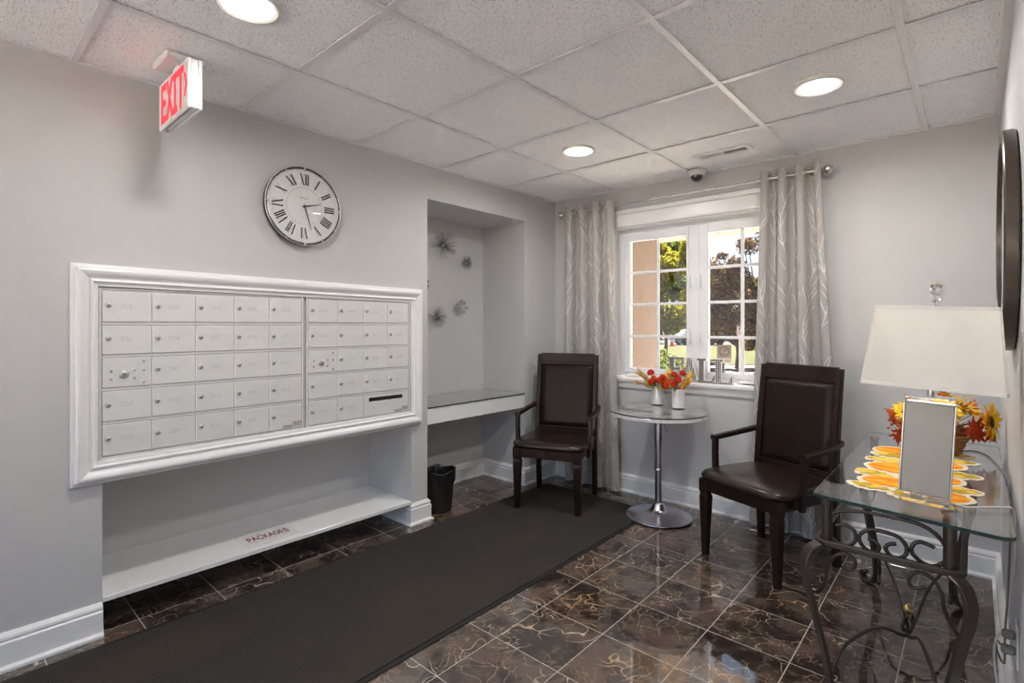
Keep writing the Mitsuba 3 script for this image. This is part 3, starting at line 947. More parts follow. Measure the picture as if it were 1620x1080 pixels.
curtain('beige branch patterned curtain left of the window', (.172, .605), (.155, .655), 3.6, (.036, .046), 3, phase=2.4)
curtain('beige branch patterned curtain right of the window, behind a chair', (1.605, 1.935), (1.53, 2.04), 3.5, (.036, .042), 8, phase=2.2)

# ------------------------------------------------------------------ FALL letters on the sill
def ser(ch):
    h, s_ = .165, .034
    if ch == 'F':
        g_ = unary_union([sbox(.012, 0, .046, h), sbox(0, 0, .058, .016), sbox(0, h - .016, .118, h), sbox(.1, h - .05, .118, h), sbox(.04, .075, .09, .095), sbox(.078, .062, .09, .108)])
    elif ch == 'A':
        g_ = unary_union([Polygon([(.018, 0), (.04, 0), (.078, h), (.056, h)]), Polygon([(.088, 0), (.128, 0), (.082, h), (.056, h)]), sbox(.04, .045, .1, .062), sbox(.005, 0, .05, .016), sbox(.078, 0, .14, .016)])
    else:
        g_ = unary_union([sbox(.014, 0, .050, h), sbox(0, 0, .125, .020), sbox(0, h - .016, .064, h), Polygon([(.108, 0), (.125, 0), (.125, .055), (.115, .055), (.1, .02)])])
    return affinity.scale(g_.buffer(.001), .98, 1, origin=(0, 0))


FLET = [('F', .968, .030, 'mat_barn_grey', 'grey wooden letter F on the window sill, leftmost of the four letters'),
        ('A', 1.062, .012, 'mat_gingham', 'black and white checked letter A on the window sill'),
        ('L', 1.185, .004, 'mat_barn_grey', 'grey wooden letter L on the window sill, between two checked letters'),
        ('L', 1.300, -.006, 'mat_gingham', 'black and white checked letter L on the window sill, rightmost of the four letters')]
for ch, x, y, mt, lab in FLET:
    t = thing('letter_block', lab, 'letter')
    g_ = ser(ch)
    add('body', extrude(g_, .022), 'mat_letter_white', M=on_back(x, .8385, y + .024), parent=t)
    add('face', extrude(g_.buffer(-.0035), .0015), mt, M=on_back(x, .8385, y + .002), parent=t)

# ------------------------------------------------------------------ entrance mat
t = thing('entrance_mat', 'long charcoal ribbed entrance mat along the mailbox wall', 'mat')
MX0, MX1, MY0, MY1 = .108, 1.020, -4.4, -.262
outline = Polygon([(MX0 - .03, MY0), (MX1 + .01, MY0), (MX1, MY1), (MX0 + .012, MY1 + .012)])
base_ = extrude(outline, .0035)
add('backing', base_, 'mat_rubber', M=move(0, 0, .0002), parent=t)
add('pile', cbx(MX0 + .008, MX1 - .018, MY0 + .02, MY1 - .015, .0036, .0080, .002), 'mat_carpet', parent=t)
MATZ = .0082

# ------------------------------------------------------------------ chairs
def superring(hx, hy, z, n=48, e=5.0, trap=.05, yc=0.0):
    a = np.arange(n) * 2 * np.pi / n
    c, s_ = np.cos(a), np.sin(a)
    x = hx * np.sign(c) * np.abs(c) ** (2 / e); y = hy * np.sign(s_) * np.abs(s_) ** (2 / e)
    return np.stack([x * (1 - trap * y / hy), y + yc, np.full(n, z)], 1)


def post_y(z):
    return .232 - .022 * min(1, z / .44) if z < .44 else .210 + .056 * ((z - .44) / .565) ** 1.3


def chair(label, M, z):
    t = thing('armchair', label, 'chair')
    M = M @ move(0, 0, z)
    # front legs: square block, groove, tapered and slightly curved shaft
    for sx in (-1, 1):
        sec = []
        for zz, w in ((0, .031), (.02, .0315), (.10, .037), (.20, .044), (.285, .050), (.312, .051), (.318, .046), (.328, .044), (.335, .049), (.342, .053), (.405, .053)):
            q = rrect(w, w, .004)
            c = np.array([sx * (.2065 - (.051 - w) * -.12), -.2325])
            sec.append(np.column_stack([q + c, np.full(8, zz)]))
        add('leg', loft(sec), 'mat_wood', 25, M=M, parent=t)
    for sx in (-1, 1):
        sec = []
        for zz in np.concatenate([np.linspace(0, .44, 8), np.linspace(.5, 1.0, 14)]):
            w, d_ = (.034, .036 + .012 * zz / .44) if zz < .44 else (.036, .048 - .022 * (zz - .44) / .565)
            xx = .2125 + .000 * zz
            q = rrect(w, d_, .006)
            sec.append(np.column_stack([q + np.array([sx * xx, post_y(zz)]), np.full(8, zz)]))
        add('back_post', loft(sec), 'mat_wood', 25, M=M, parent=t)
    # seat rails
    add('seat_rail', join([cbx(-.19, .19, -.252, -.228, .342, .405, .003), cbx(-.185, .185, .185, .21, .342, .405, .003),
                           xf(cbx(-.012, .012, -.21, .19, .342, .405, .003), move(-.208, -.01, 0, 1.2)), xf(cbx(-.012, .012, -.21, .19, .342, .405, .003), move(.208, -.01, 0, -1.2))]), 'mat_wood', parent=t, M=M)
    rings = [superring(hx, hy, zz, yc=-.028) for hx, hy, zz in ((.225, .225, .4045), (.240, .240, .406), (.247, .246, .412), (.250, .249, .421), (.247, .246, .431), (.240, .239, .440), (.225, .224, .448), (.19, .19, .455), (.13, .13, .460), (.06, .06, .462))]
    seat = loft(rings)
    v_ = seat.vertices
    add('seat', seat, 'mat_leather_seat', 60, M=M, parent=t, label='dark brown leather seat cushion')
    # crest rail, bent back between the posts
    def rail(z0, z1, bow, out, name):
        sec = []
        for u in np.linspace(-1, 1, 17):
            xx = u * (.2125 - .012)
            by = bow * (1 - u * u)
            pr = []
            for zz, o in ((z0, out), (z0 + .004, out + .004), (z0 + .018, out + .004), (z0 + .021, out), ((z0 + z1) / 2, out - .001), (z1 - .008, out + .002), (z1 - .002, out), (z1, out - .006), (z1, -.010), (z1 - .004, -.014), (z0, -.014)):
                pr.append((xx, post_y(zz) + by - o, zz))
            sec.append(np.array(pr))
        m_ = loft(sec)
        m_.fix_normals()
        add(name, m_, 'mat_wood', 25, M=M, parent=t)
    rail(.925, 1.008, .012, .012, 'crest_rail')
    rail(.440, .478, .004, .010, 'lower_rail')
    # upholstered back pad
    NU, NV = 18, 22
    F_, Bk = np.zeros((NV, NU, 3)), np.zeros((NV, NU, 3))
    for i, zz in enumerate(np.linspace(.474, .928, NV)):
        for j, u in enumerate(np.linspace(-1, 1, NU)):
            hw = .2125 - .0175
            e_ = min(1, (1 - abs(u)) / .10) * min(1, min(zz - .474, .928 - zz) / .022)
            bow = .006 * (1 - u * u)
            puff = .004 + .017 * math.sqrt(max(0, e_) * (2 - min(1, e_))) + .004 * (1 - u * u)
            F_[i, j] = (u * hw, post_y(zz) + bow - puff, zz); Bk[i, j] = (u * hw, post_y(zz) + bow + .012, zz)
    V_ = np.vstack([F_.reshape(-1, 3), Bk.reshape(-1, 3)])
    ix = np.arange(NV * NU).reshape(NV, NU); o_ = NV * NU
    qd = np.stack([ix[:-1, :-1], ix[:-1, 1:], ix[1:, 1:], ix[1:, :-1]], -1).reshape(-1, 4)
    fa = np.vstack([qd[:, [0, 1, 2]], qd[:, [0, 2, 3]]])
    ed = np.concatenate([ix[0], ix[1:, -1], ix[-1, -2::-1], ix[-2:0:-1, 0]]); e2 = np.roll(ed, -1)
    fe = np.vstack([np.stack([ed, ed + o_, e2 + o_], 1), np.stack([ed, e2 + o_, e2], 1)])
    add('back_pad', (V_, np.vstack([fa, fa[:, ::-1] + o_, fe])), 'mat_leather', 50, M=M, parent=t, label='dark brown leather back panel')
    for sx in (-1, 1):
        xa = .262
        top_z = .618
        arm = [(sx * .256, -.118, top_z - .016), (sx * .258, -.06, top_z - .014), (sx * .256, .06, top_z - .006), (sx * .248, .17, top_z + .004), (sx * .236, post_y(.63) + .004, top_z + .014)]
        sect = rrect(.036, .026, .006)
        add('armrest', sweep(catmull(arm, 6), sect, up=(0, 0, 1)), 'mat_wood', 25, M=M, parent=t)
        sup = [(sx * .247, -.105, .345), (sx * .250, -.105, .42), (sx * .255, -.103, .50), (sx * .257, -.100, .604)]
        sec = []
        for p_ in catmull(sup, 5):
            q = rrect(.026, .034, .005)
            sec.append(np.column_stack([q + p_[:2], np.full(8, p_[2])]))
        add('arm_support', loft(sec), 'mat_wood', 25, M=M, parent=t)
    return t


chair('dark brown leather armchair on the mat beside the alcove', move(.415, -.525, 0, 19.9), MATZ)
chair('dark brown leather armchair beside the glass console table, in front of the right curtain', move(1.777, -.507, 0, -20.0), 0.0003)

# ------------------------------------------------------------------ bistro table, vases and their flowers
t = thing('bistro_table', 'small round white marble top table on a chrome pedestal', 'table')
BTX, BTY, BTZ = 1.075, -.333, .682
TM = move(BTX, BTY, 0)
add('base', lathe([(0, .0085), (.200, .0085), (.204, .011), (.203, .014), (.18, .020), (.12, .030), (.075, .038), (.058, .046), (.047, .060), (.036, .085), (.028, .096), (.0245, .098), (.0245, .10), (0, .10)], 64), 'mat_chrome', 40, M=TM, parent=t)
add('lower_column', lathe([(0, .098), (.0225, .098), (.0225, .315), (0, .315)], 32), 'mat_chrome', 40, M=TM, parent=t)
add('collar', lathe([(.0255, .300), (.0285, .303), (.0285, .312), (.0255, .316)], 32), 'mat_chrome', 40, M=TM, parent=t)
add('upper_column', lathe([(0, .308), (.0260, .308), (.0260, .625), (.034, .630), (.060, .640), (.060, .652), (0, .652)], 32), 'mat_chrome', 40, M=TM, parent=t)
add('lever', tube([(.03, .0, .622), (.06, -.01, .610), (.105, -.02, .560)], .0028, 8), 'mat_chrome', 30, M=TM @ rot((0, 0, 1), -25), parent=t)
add('tabletop', lathe([(0, .652), (.296, .652), (.300, .655), (.301, .672), (.298, .675), (0, .675)], 80), 'mat_marble_top', 30, M=TM, parent=t)
add('glass_top', lathe([(0, .6755), (.302, .6755), (.305, .678), (.305, .6805), (.303, .682), (0, .682)], 80), 'mat_glass', 30, M=TM, parent=t)

C_RED, C_ORANGE, C_YEL, C_GRN = (.60, .060, .022), (.72, .15, .03), (.74, .46, .08), (.22, .24, .06)


def blade(L, w, bend, fold=.25, n=7):
    """A pointed leaf blade along +x, folded along its midrib, with thickness."""
    s_ = np.linspace(0, 1, n)
    wd = w * np.sin(np.pi * s_ ** .8) ** .8
    mid = np.stack([L * s_, 0 * s_, bend * L * s_ ** 2], 1)
    l = mid + np.stack([0 * s_, wd, fold * wd], 1); r = mid + np.stack([0 * s_, -wd, fold * wd], 1)
    top = np.stack([l, mid, r], 1).reshape(-1, 3)
    bot = top - np.array([0, 0, .0007])
    V = np.vstack([top, bot]); F = []
    o = n * 3
    for i in range(n - 1):
        for j in range(2):
            a, b, c, d = i * 3 + j, i * 3 + j + 1, (i + 1) * 3 + j + 1, (i + 1) * 3 + j
            F += [(a, c, d), (a, b, c), (a + o, d + o, c + o), (a + o, c + o, b + o)]
        for j in (0, 2):
            a, d = i * 3 + j, (i + 1) * 3 + j
            F += [(a, d, d + o), (a, d + o, a + o)] if j == 0 else [(a, d + o, d), (a, a + o, d + o)]
    return trimesh.Trimesh(V, np.array(F), process=False)


def aim(d, roll=0.0):
    """Rotation that takes +x to the direction d, with the blade's upper side up."""
    d = np.array(d, float); d /= np.linalg.norm(d)
    u = np.array([0, 0, 1.0]) if abs(d[2]) < .95 else np.array([0, 1.0, 0])
    y = np.cross(u, d); y /= np.linalg.norm(y)
    z = np.cross(d, y)
    M = basis(d, y, z)
    return M @ rot((1, 0, 0), roll)


def vcol(mesh, c, var=.15, seed=0):
    n = len(arr(mesh)[0])
    k = 1 + (np.random.default_rng(seed).random((n, 1)) - .5) * 2 * var
    return np.clip(np.array([c]) * k, 0, 1)


def addc(key, mesh, c, parent, smooth=True, M=None, label=None, var=.18, mat='mat_flower', seed=0):
    return add(key, mesh, mat, True, M=M, color=vcol(mesh, c, var, seed), parent=parent, label=label)


def pompom(r, seed):
    rg = np.random.default_rng(seed)
    ps = []
    for k in range(46):
        zf = 1 - 1.55 * (k + .5) / 46
        th = k * 2.39996 + rg.uniform(-.2, .2)
        d = np.array([math.sqrt(1 - zf * zf) * math.cos(th), math.sqrt(1 - zf * zf) * math.sin(th), zf])
        ps.append(xf(blade(r * .55, r * .24, .25, .5, 5), basis((1, 0, 0), (0, 1, 0), (0, 0, 1), d * r * .5) @ aim(d + np.array([0, 0, -.15]), rg.uniform(-40, 40))))
    ps.append(trimesh.creation.icosphere(1, r * .62))
    return join(ps)


def vase(label, x, y):
    t = thing('vase', label, 'vase')
    add('body', lathe([(0, .004), (.037, .004), (.0405, .007), (.0405, .126), (.0395, .128), (.037, .128), (.036, .125), (.036, .02), (0, .016)], 48), 'mat_marble_white', 30, M=move(x, y, BTZ), parent=t)
    add('foot', lathe([(0, 0), (.033, 0), (.036, .0042), (0, .0042)], 32), 'mat_vent_dark', 30, M=move(x, y, BTZ + .0004), parent=t)


def bouquet(label, x, y, heads, spikes, greens, seed):
    t = thing('flower_bunch', label, 'flowers')
    B = np.array([x, y, BTZ + .10])
    rg = np.random.default_rng(seed)
    for k, (dx, dz, dy, r, c) in enumerate(heads):
        p = B + np.array([dx * .746, -dx * -.666 + dy, dz])
        p = B + np.array([dx * .746 - dy * .666, dx * .666 + dy * .746, dz])
        st = add('stem', tube(catmull([B + np.array([dx * .15, 0, -.06]), B + np.array([dx * .4, 0, dz * .3]), p]), .0018, 6), 'mat_stem', 30, parent=t)
        addc('flower', pompom(r, seed + k), c, t, 40, M=basis((1, 0, 0), (0, 1, 0), (0, 0, 1), p) @ aim((dx * 3, -.25, 1.0)) @ rot((0, 1, 0), 90), seed=k)
    for k, (dx, dz, L, c) in enumerate(spikes):
        dy = rg.uniform(-.02, .03)
        st0 = B + np.array([dx * .2, 0, -.02]); tip = B + np.array([dx * .746 - dy * .666, dx * .666 + dy, dz])
        pts = catmull([st0, (st0 + tip) / 2 + np.array([0, 0, .02]), tip], 6)
        for i in range(3, len(pts)):
            for sg in (-1, 1):
                d = pts[i] - pts[i - 1]
                sd = np.cross(d, [0.3, -1, .2]); sd /= np.linalg.norm(sd)
                addc('leaf', blade(.034, .008, .12), c, t, True, M=basis((1, 0, 0), (0, 1, 0), (0, 0, 1), pts[i]) @ aim(d / np.linalg.norm(d) + sd * sg * .7, rg.uniform(-30, 30)), seed=i)
        add('stem', tube(pts, .0014, 5), 'mat_stem', 30, parent=t)
    for k, (dx, dz, L, dy) in enumerate(greens):
        p = B + np.array([(dx * .746 - dy * .666) * .042, (dx * .666 + dy * .746) * .042, .030])
        d = np.array([dx * .746 - dy * .666, dx * .666 + dy * .746, dz + .12])
        addc('leaf', blade(L * .62, L * .17, -.15), C_GRN if k % 3 else (.30, .28, .09), t, True, M=basis((1, 0, 0), (0, 1, 0), (0, 0, 1), p) @ aim(d, rg.uniform(-50, 50)), seed=k)


bsdf('mat_stem', (.13, .13, .03), .6, .3)
V1, V2 = (.962, -.115), (1.136, -.175)
vase('white marble vase on the left of the round table, under the red flowers', *V1)
vase('white marble vase with a grey vein, on the right of the round table', *V2)
bouquet('red pompom flowers with pale green leaves in the left vase', V1[0], V1[1],
        [(-.052, .118, -.02, .026, C_RED), (-.036, .085, -.03, .020, C_ORANGE), (-.050, .058, -.03, .027, C_RED), (.0, .065, -.035, .027, C_RED), (.030, .085, -.02, .026, C_RED), (.050, .058, -.035, .026, C_ORANGE), (.042, .030, -.045, .027, C_RED), (.080, .060, -.01, .022, C_ORANGE), (-.02, .05, .03, .025, C_RED)],
        [(-.125, .115, .09, (.55, .36, .10)), (-.14, .05, .09, (.62, .42, .13)), (.085, .115, .08, C_YEL)],
        [(-.9, -.15, .085, -.3), (-.6, -.35, .08, -.5), (-.2, -.4, .08, -.8), (.3, -.55, .085, -.8), (.7, -.3, .08, -.4), (.6, .0, .07, .5), (-.6, .1, .07, .5), (0, -.2, .07, -.9), (-.9, .2, .07, -.1), (.45, -.5, .075, -.5)], 21)
bouquet('red flowers with a yellow leaf spray in the right vase', V2[0], V2[1],
        [(-.030, .118, -.01, .024, C_RED), (.020, .128, -.02, .024, C_RED), (-.012, .082, -.03, .027, C_RED), (-.040, .058, -.03, .026, C_RED), (.005, .095, .02, .022, C_ORANGE)],
        [(.085, .115, .09, C_YEL), (.062, .075, .08, (.74, .40, .03)), (.045, .055, .08, (.72, .38, .03)), (-.055, .125, .08, (.66, .48, .12))],
        [(-.8, .0, .075, -.3), (-.5, -.3, .07, -.6), (.5, .3, .05, -.5), (.0, .4, .06, .8), (-.7, .3, .06, .2)], 45)

# ------------------------------------------------------------------ console table
t = thing('console_table', 'glass topped console table with scrolled dark iron legs', 'table')
GZ = .710
top_poly = Polygon([(2.205, -1.618), (2.655, -1.690), (2.655, -.400), (2.205, -.405)]).buffer(-.03).buffer(.03, quad_segs=8)
gt = trimesh.creation.extrude_polygon(top_poly, .010, engine='earcut')
add('glass_top', gt, 'mat_glass', 30, M=move(0, 0, GZ - .010), parent=t)
ringp = top_poly.exterior
rp = np.array(ringp.coords)[:-1]
edge_m = sweep(np.column_stack([rp, np.full(len(rp), GZ - .005)]), rrect(.0012, .0092, .0004), up=(0, 0, 1), closed=True)
add('glass_edge', xf(edge_m, np.eye(4)), 'mat_glass_edge', parent=t, label='dark green polished glass edge')
RX0, RX1, RYF, RYB, RZL, RZT = 2.205, 2.556, -1.560, -.470, .545, .680
lowz = RZL
# lower rail loop with rounded corners
def loop(z, ins=0.0):
    g_ = sbox(RX0 + ins, RYF + ins, RX1 - ins, RYB - ins).buffer(-.025).buffer(.025, quad_segs=6)
    c_ = np.array(g_.exterior.coords)[:-1]
    return np.column_stack([c_, np.full(len(c_), z)])
add('lower_rail', sweep(loop(lowz), rrect(.016, .018, .004), up=(0, 0, 1), closed=True), 'mat_iron', 30, parent=t)
for x in (RX0 + .020, RX1 - .034):
    for y, sg in ((RYF + .022, 1), (RYB - .022, -1)):
        add('post', lathe([(0, lowz + .004), (.0155, lowz + .004), (.0155, GZ - .022), (.019, GZ - .018), (.019, GZ - .0108), (0, GZ - .0108)], 20, M=move(x + .006, y, 0)), 'mat_iron', 30, parent=t)
        add('pad', lathe([(0, .0), (.010, .0), (.010, .0006), (0, .0006)], 16, M=move(x + .006, y, GZ - .0108 - .0)), 'mat_brass', parent=t)


def spiral(c, r0, r1, a0, a1, n=26):
    a = np.linspace(a0, a1, n); r = np.linspace(r0, r1, n)
    return np.stack([c[0] + r * np.cos(a), c[1] + r * np.sin(a)], 1)


def end_scrolls(y, parent):
    """Two forged scrolls in the end of the table, in the plane y = const; (x, z) control points."""
    def put(pts, r=.0055):
        p = catmull(pts, 4)
        add('scroll', tube(np.column_stack([p[:, 0], np.full(len(p), y), p[:, 1]]), r, 10), 'mat_iron', 40, parent=parent)
    put([(2.256, .599), (2.281, .607), (2.302, .596), (2.308, .573), (2.298, .553), (2.278, .544), (2.255, .550), (2.234, .570), (2.227, .598), (2.234, .622), (2.259, .643), (2.289, .653), (2.331, .659), (2.37, .660), (2.403, .660), (2.447, .658), (2.476, .650), (2.499, .635), (2.516, .613), (2.522, .588), (2.517, .566), (2.499, .548), (2.48, .543), (2.457, .555), (2.443, .572), (2.447, .594), (2.462, .605), (2.48, .603), (2.495, .597)])
    put([(2.338, .581), (2.354, .578), (2.366, .564), (2.362, .549), (2.349, .542), (2.329, .551), (2.317, .570), (2.319, .588), (2.335, .605), (2.36, .612), (2.401, .609), (2.421, .599), (2.432, .579), (2.429, .558), (2.415, .545), (2.397, .544), (2.385, .556), (2.382, .568), (2.393, .580), (2.407, .584)])


end_scrolls(RYF + .022, t)
end_scrolls(RYB - .022, t)


def strap_leg(x, y, ox, oy):
    """A broad iron strap leg that bows out below the rail and runs in to a curled foot."""
    pts = [(0, .541), (.030, .520), (.044, .475), (.038, .42), (.021, .358), (0, .266), (-.017, .195), (-.029, .122), (-.031, .065), (-.014, .022), (.014, .0085), (.036, .016), (.045, .038), (.036, .053), (.023, .049)]
    p = catmull(pts, 6)
    path = np.column_stack([x + ox * p[:, 0], y + oy * p[:, 0], p[:, 1]])
    side = np.array([-oy, ox, 0.0])
    n = len(path)
    sc = np.concatenate([np.full(n - 30, 1.0), np.linspace(1.0, .62, 30)]) if n > 30 else None
    return sweep(path, rrect(.011, .034, .003), up=None, scale=sc) if False else strap(path, side, sc)


def strap(path, side, sc):
    P = np.asarray(path); tt = np.gradient(P, axis=0); tt /= np.linalg.norm(tt, axis=1, keepdims=True)
    side = side / np.linalg.norm(side)
    nrm = np.cross(tt, side); nrm /= np.linalg.norm(nrm, axis=1, keepdims=True)
    q = rrect(.011, .044, .003)
    rings = []
    for i in range(len(P)):
        k = sc[i] if sc is not None else 1.0
        rings.append(P[i] + q[:, :1] * nrm[i] + q[:, 1:] * k * side)
    m_ = loft(rings); m_.fix_normals()
    return m_


for x, y, ox, oy in ((2.214, RYF - .002, -.82, -.57), (2.536, RYF - .002, .82, -.57), (2.214, RYB + .002, -.82, .57), (2.536, RYB + .002, .82, .57)):
    add('leg', strap_leg(x, y, ox, oy), 'mat_iron', 30, parent=t)


BRL = [(2.191, .381), (2.21, .384), (2.229, .419), (2.236, .466), (2.253, .505), (2.283, .523), (2.305, .511), (2.307, .491), (2.291, .476), (2.274, .482)]
BRR = [(2.552, .369), (2.530, .40), (2.515, .442), (2.511, .477), (2.494, .510), (2.469, .523), (2.448, .516), (2.437, .492), (2.448, .473), (2.476, .487)]
for y in (RYF + .010, RYB - .010):
    for pts in (BRL, BRR):
        p = catmull(pts, 5)
        add('scroll', tube(np.column_stack([p[:, 0], np.full(len(p), y), p[:, 1]]), .0052, 8), 'mat_iron', 40, parent=t)
# crossed stretcher with a brass ball
SCX, SCY, SCZ = 2.396, -1.015, .150
for x, y in ((2.236, RYF + .0), (2.512, RYF + .0), (2.236, RYB - .0), (2.512, RYB - .0)):
    d = np.array([SCX - x, SCY - y, 0]); L = np.linalg.norm(d[:2]); d /= L
    b = np.array([x, y, 0])
    pts = [b + d * .045 + [0, 0, .075], b + d * .060 + [0, 0, .045], b + d * .040 + [0, 0, .035], b + d * .022 + [0, 0, .07], b + d * .030 + [0, 0, .13], b + d * .09 + [0, 0, .185], b + d * .20 + [0, 0, .195], b + d * (L * .62) + [0, 0, .175], b + d * (L - .06) + [0, 0, .100], b + d * (L - .016) + [0, 0, .085], b + d * (L - .005) + [0, 0, .12], b + d * (L - .016) + [0, 0, .148], b + d * (L - .040) + [0, 0, .140], b + d * (L - .044) + [0, 0, .115], b + d * (L - .028) + [0, 0, .106]]
    add('stretcher', tube(catmull(pts, 6), .0055, 8), 'mat_iron', 40, parent=t)
add('ball_finial', join([trimesh.creation.icosphere(3, .0185), lathe([(0, -.06), (.008, -.055), (.009, -.014)], 12)]), 'mat_brass', True, M=move(SCX, SCY, .176), parent=t, label='small brass ball')

# ------------------------------------------------------------------ runner on the glass
t = thing('table_runner', 'autumn runner cut in pumpkin and leaf outlines on the glass console', 'table runner')
RUN_Z = GZ + .0004
rr = random.Random(5)


def gourd(x, y, a, b, r_):
    """A ribbed pumpkin outline."""
    th = np.linspace(0, 2 * np.pi, 48, endpoint=False)
    k = 1 + .045 * np.abs(np.sin(th * 3.5))
    return affinity.translate(affinity.rotate(Polygon(np.column_stack([a * k * np.cos(th), b * k * np.sin(th)])), r_, origin=(0, 0)), x, y)


def oak(x, y, L, a):
    """A lobed leaf outline, tip along +x before the turn."""
    w_ = L * .34
    pts = [(-L * .5, 0), (-L * .36, w_ * .5), (-L * .26, w_ * .36), (-L * .10, w_ * .95), (0, w_ * .62), (L * .14, w_ * .92), (L * .24, w_ * .5), (L * .36, w_ * .55), (L * .5, 0)]
    pts = pts + [(q, -h) for q, h in pts[-2:0:-1]]
    return affinity.translate(affinity.rotate(Polygon(pts), a, origin=(0, 0)), x, y)


gourds = [gourd(x, y, a, b, r_) for x, y, a, b, r_ in ((2.372, -1.335, .072, .060, 8), (2.372, -1.12, .082, .075, -6), (2.362, -.80, .088, .072, 4), (2.505, -1.40, .062, .060, 20), (2.49, -1.19, .055, .060, 0), (2.485, -.95, .062, .062, 0))]
oaks = [oak(x, y, L, a) for x, y, L, a in ((2.330, -1.425, .11, 165), (2.318, -1.245, .13, 150), (2.335, -1.005, .14, 175), (2.330, -.905, .12, 150), (2.425, -1.452, .12, -75), (2.530, -1.300, .13, 8), (2.525, -1.085, .14, 5), (2.520, -.860, .13, 12), (2.515, -.745, .12, 25), (2.43, -1.02, .12, 60), (2.44, -.84, .12, 100), (2.43, -1.25, .12, 80))]
run = unary_union([g_.buffer(.015) for g_ in gourds + oaks] + [sbox(2.36, -1.43, 2.49, -.76)]).buffer(.006).buffer(-.006)
run = run.intersection(sbox(2.262, -1.56, 2.602, -.60))
add('cloth', extrude(run, .0022), 'mat_runner', M=move(0, 0, RUN_Z), parent=t)
done = None
for g_ in gourds:
    h_ = g_ if done is None else g_.difference(done.buffer(.003))
    add('pumpkin_patch', extrude(h_, .0008), 'mat_pumpkin_print', M=move(0, 0, RUN_Z + .0022), parent=t)
    done = g_ if done is None else done.union(g_)
for g_ in oaks:
    add('leaf_patch', extrude(g_.intersection(run), .0008), 'mat_leaf_print', M=move(0, 0, RUN_Z + .0030), parent=t)
RT = RUN_Z + .0040

# ------------------------------------------------------------------ table lamp (leaning a little)
t = thing('table_lamp', 'grey block table lamp with a white rectangular shade on the glass console', 'lamp')
LMX, LMY = 2.470, -1.520
LM = move(LMX, LMY, RT) @ rot((0, 1, 0), 2.8) @ move(0, 0, .0026)
hw, hd_ = .0565, .032
add('acrylic_foot', cbx(-hw, hw, -hd_, hd_, 0, .012, .002), 'mat_acrylic', M=LM, parent=t)
for x in (-.018, .022):
    add('acrylic_stud', lathe([(0, .0122), (.012, .0122), (.0135, .016), (.012, .021), (.0125, .0265), (.0, .0275)], 20, M=LM @ move(x, 0, 0)), 'mat_acrylic', 30, parent=t)
add('body', cbx(-hw + .002, hw - .002, -hd_ + .001, hd_ - .001, .028, .287, .0015), 'mat_lamp_body', M=LM, parent=t, label='brushed grey rectangular body')
add('body_edge', join([cbx(sx * hw - .002, sx * hw + .002, -hd_ - .001, hd_ + .001, .028, .287, .001) for sx in (-1, 1)]), 'mat_lamp_edge', M=LM, parent=t)
add('acrylic_cap', cbx(-hw, hw, -hd_, hd_, .2875, .306, .002), 'mat_acrylic', M=LM, parent=t)
add('stem', lathe([(0, .306), (.008, .306), (.008, .36), (.016, .362), (.016, .40), (.004, .405), (.004, .575), (0, .575)], 20, M=LM), 'mat_nickel', 30, parent=t)
add('bulb', lathe([(0, .478), (.018, .472), (.029, .452), (.028, .436), (.014, .412), (.012, .402), (0, .402)], 20, M=LM), 'mat_lens', True, parent=t, emitter={'type': 'area', 'radiance': {'type': 'rgb', 'value': [5.0, 4.4, 3.5]}})
SZ0, SZ1 = .334, .560
b0, b1 = (.158, .098), (.134, .082)
def shade_ring(hx, hy, z):
    q = rrect(2 * hx, 2 * hy, .006)
    return np.column_stack([q, np.full(8, z)])
sc_ = [shade_ring(b0[0], b0[1], SZ0), shade_ring(b1[0], b1[1], SZ1)]
Vs = np.vstack(sc_); Fs = []
for j in range(8):
    j2 = (j + 1) % 8
    Fs += [(j, j2, 8 + j2), (j, 8 + j2, 8 + j)]
add('shade', (Vs, np.array(Fs)), 'mat_shade', M=LM, parent=t, label='white fabric lamp shade')
def band(hx, hy, z0, z1, g_):
    q0 = rrect(2 * hx + g_, 2 * hy + g_, .006); 
    a = np.column_stack([q0, np.full(8, z0)]); b = np.column_stack([q0, np.full(8, z1)])
    q1 = rrect(2 * hx - .003, 2 * hy - .003, .006)
    c = np.column_stack([q1, np.full(8, z1)]); d = np.column_stack([q1, np.full(8, z0)])
    F = []
    R = [a, b, c, d]
    for i in range(4):
        for j in range(8):
            j2 = (j + 1) % 8; A0, B0 = i * 8, ((i + 1) % 4) * 8
            F += [(A0 + j, A0 + j2, B0 + j2), (A0 + j, B0 + j2, B0 + j)]
    return trimesh.Trimesh(np.vstack(R), np.array(F), process=False)
add('shade_trim', band(b0[0], b0[1], SZ0 - .001, SZ0 + .009, .002), 'mat_letter_white', M=LM, parent=t)
add('shade_trim', band(b1[0], b1[1], SZ1 - .009, SZ1 + .001, .002), 'mat_letter_white', M=LM, parent=t)
add('spider', join([tube([(-b1[0], 0, SZ1 - .004), (0, 0, SZ1 + .002), (b1[0], 0, SZ1 - .004)], .0025, 6), tube([(0, -b1[1], SZ1 - .004), (0, 0, SZ1 + .002), (0, b1[1], SZ1 - .004)], .0025, 6)]), 'mat_nickel', 30, M=LM, parent=t)
add('finial', join([lathe([(0, .574), (.011, .574), (.012, .580), (.006, .586), (.007, .592), (0, .592)], 12), xf(trimesh.creation.icosphere(1, .0195), move(0, 0, .611))]), 'mat_acrylic', False, M=LM, parent=t, label='clear ball finial')
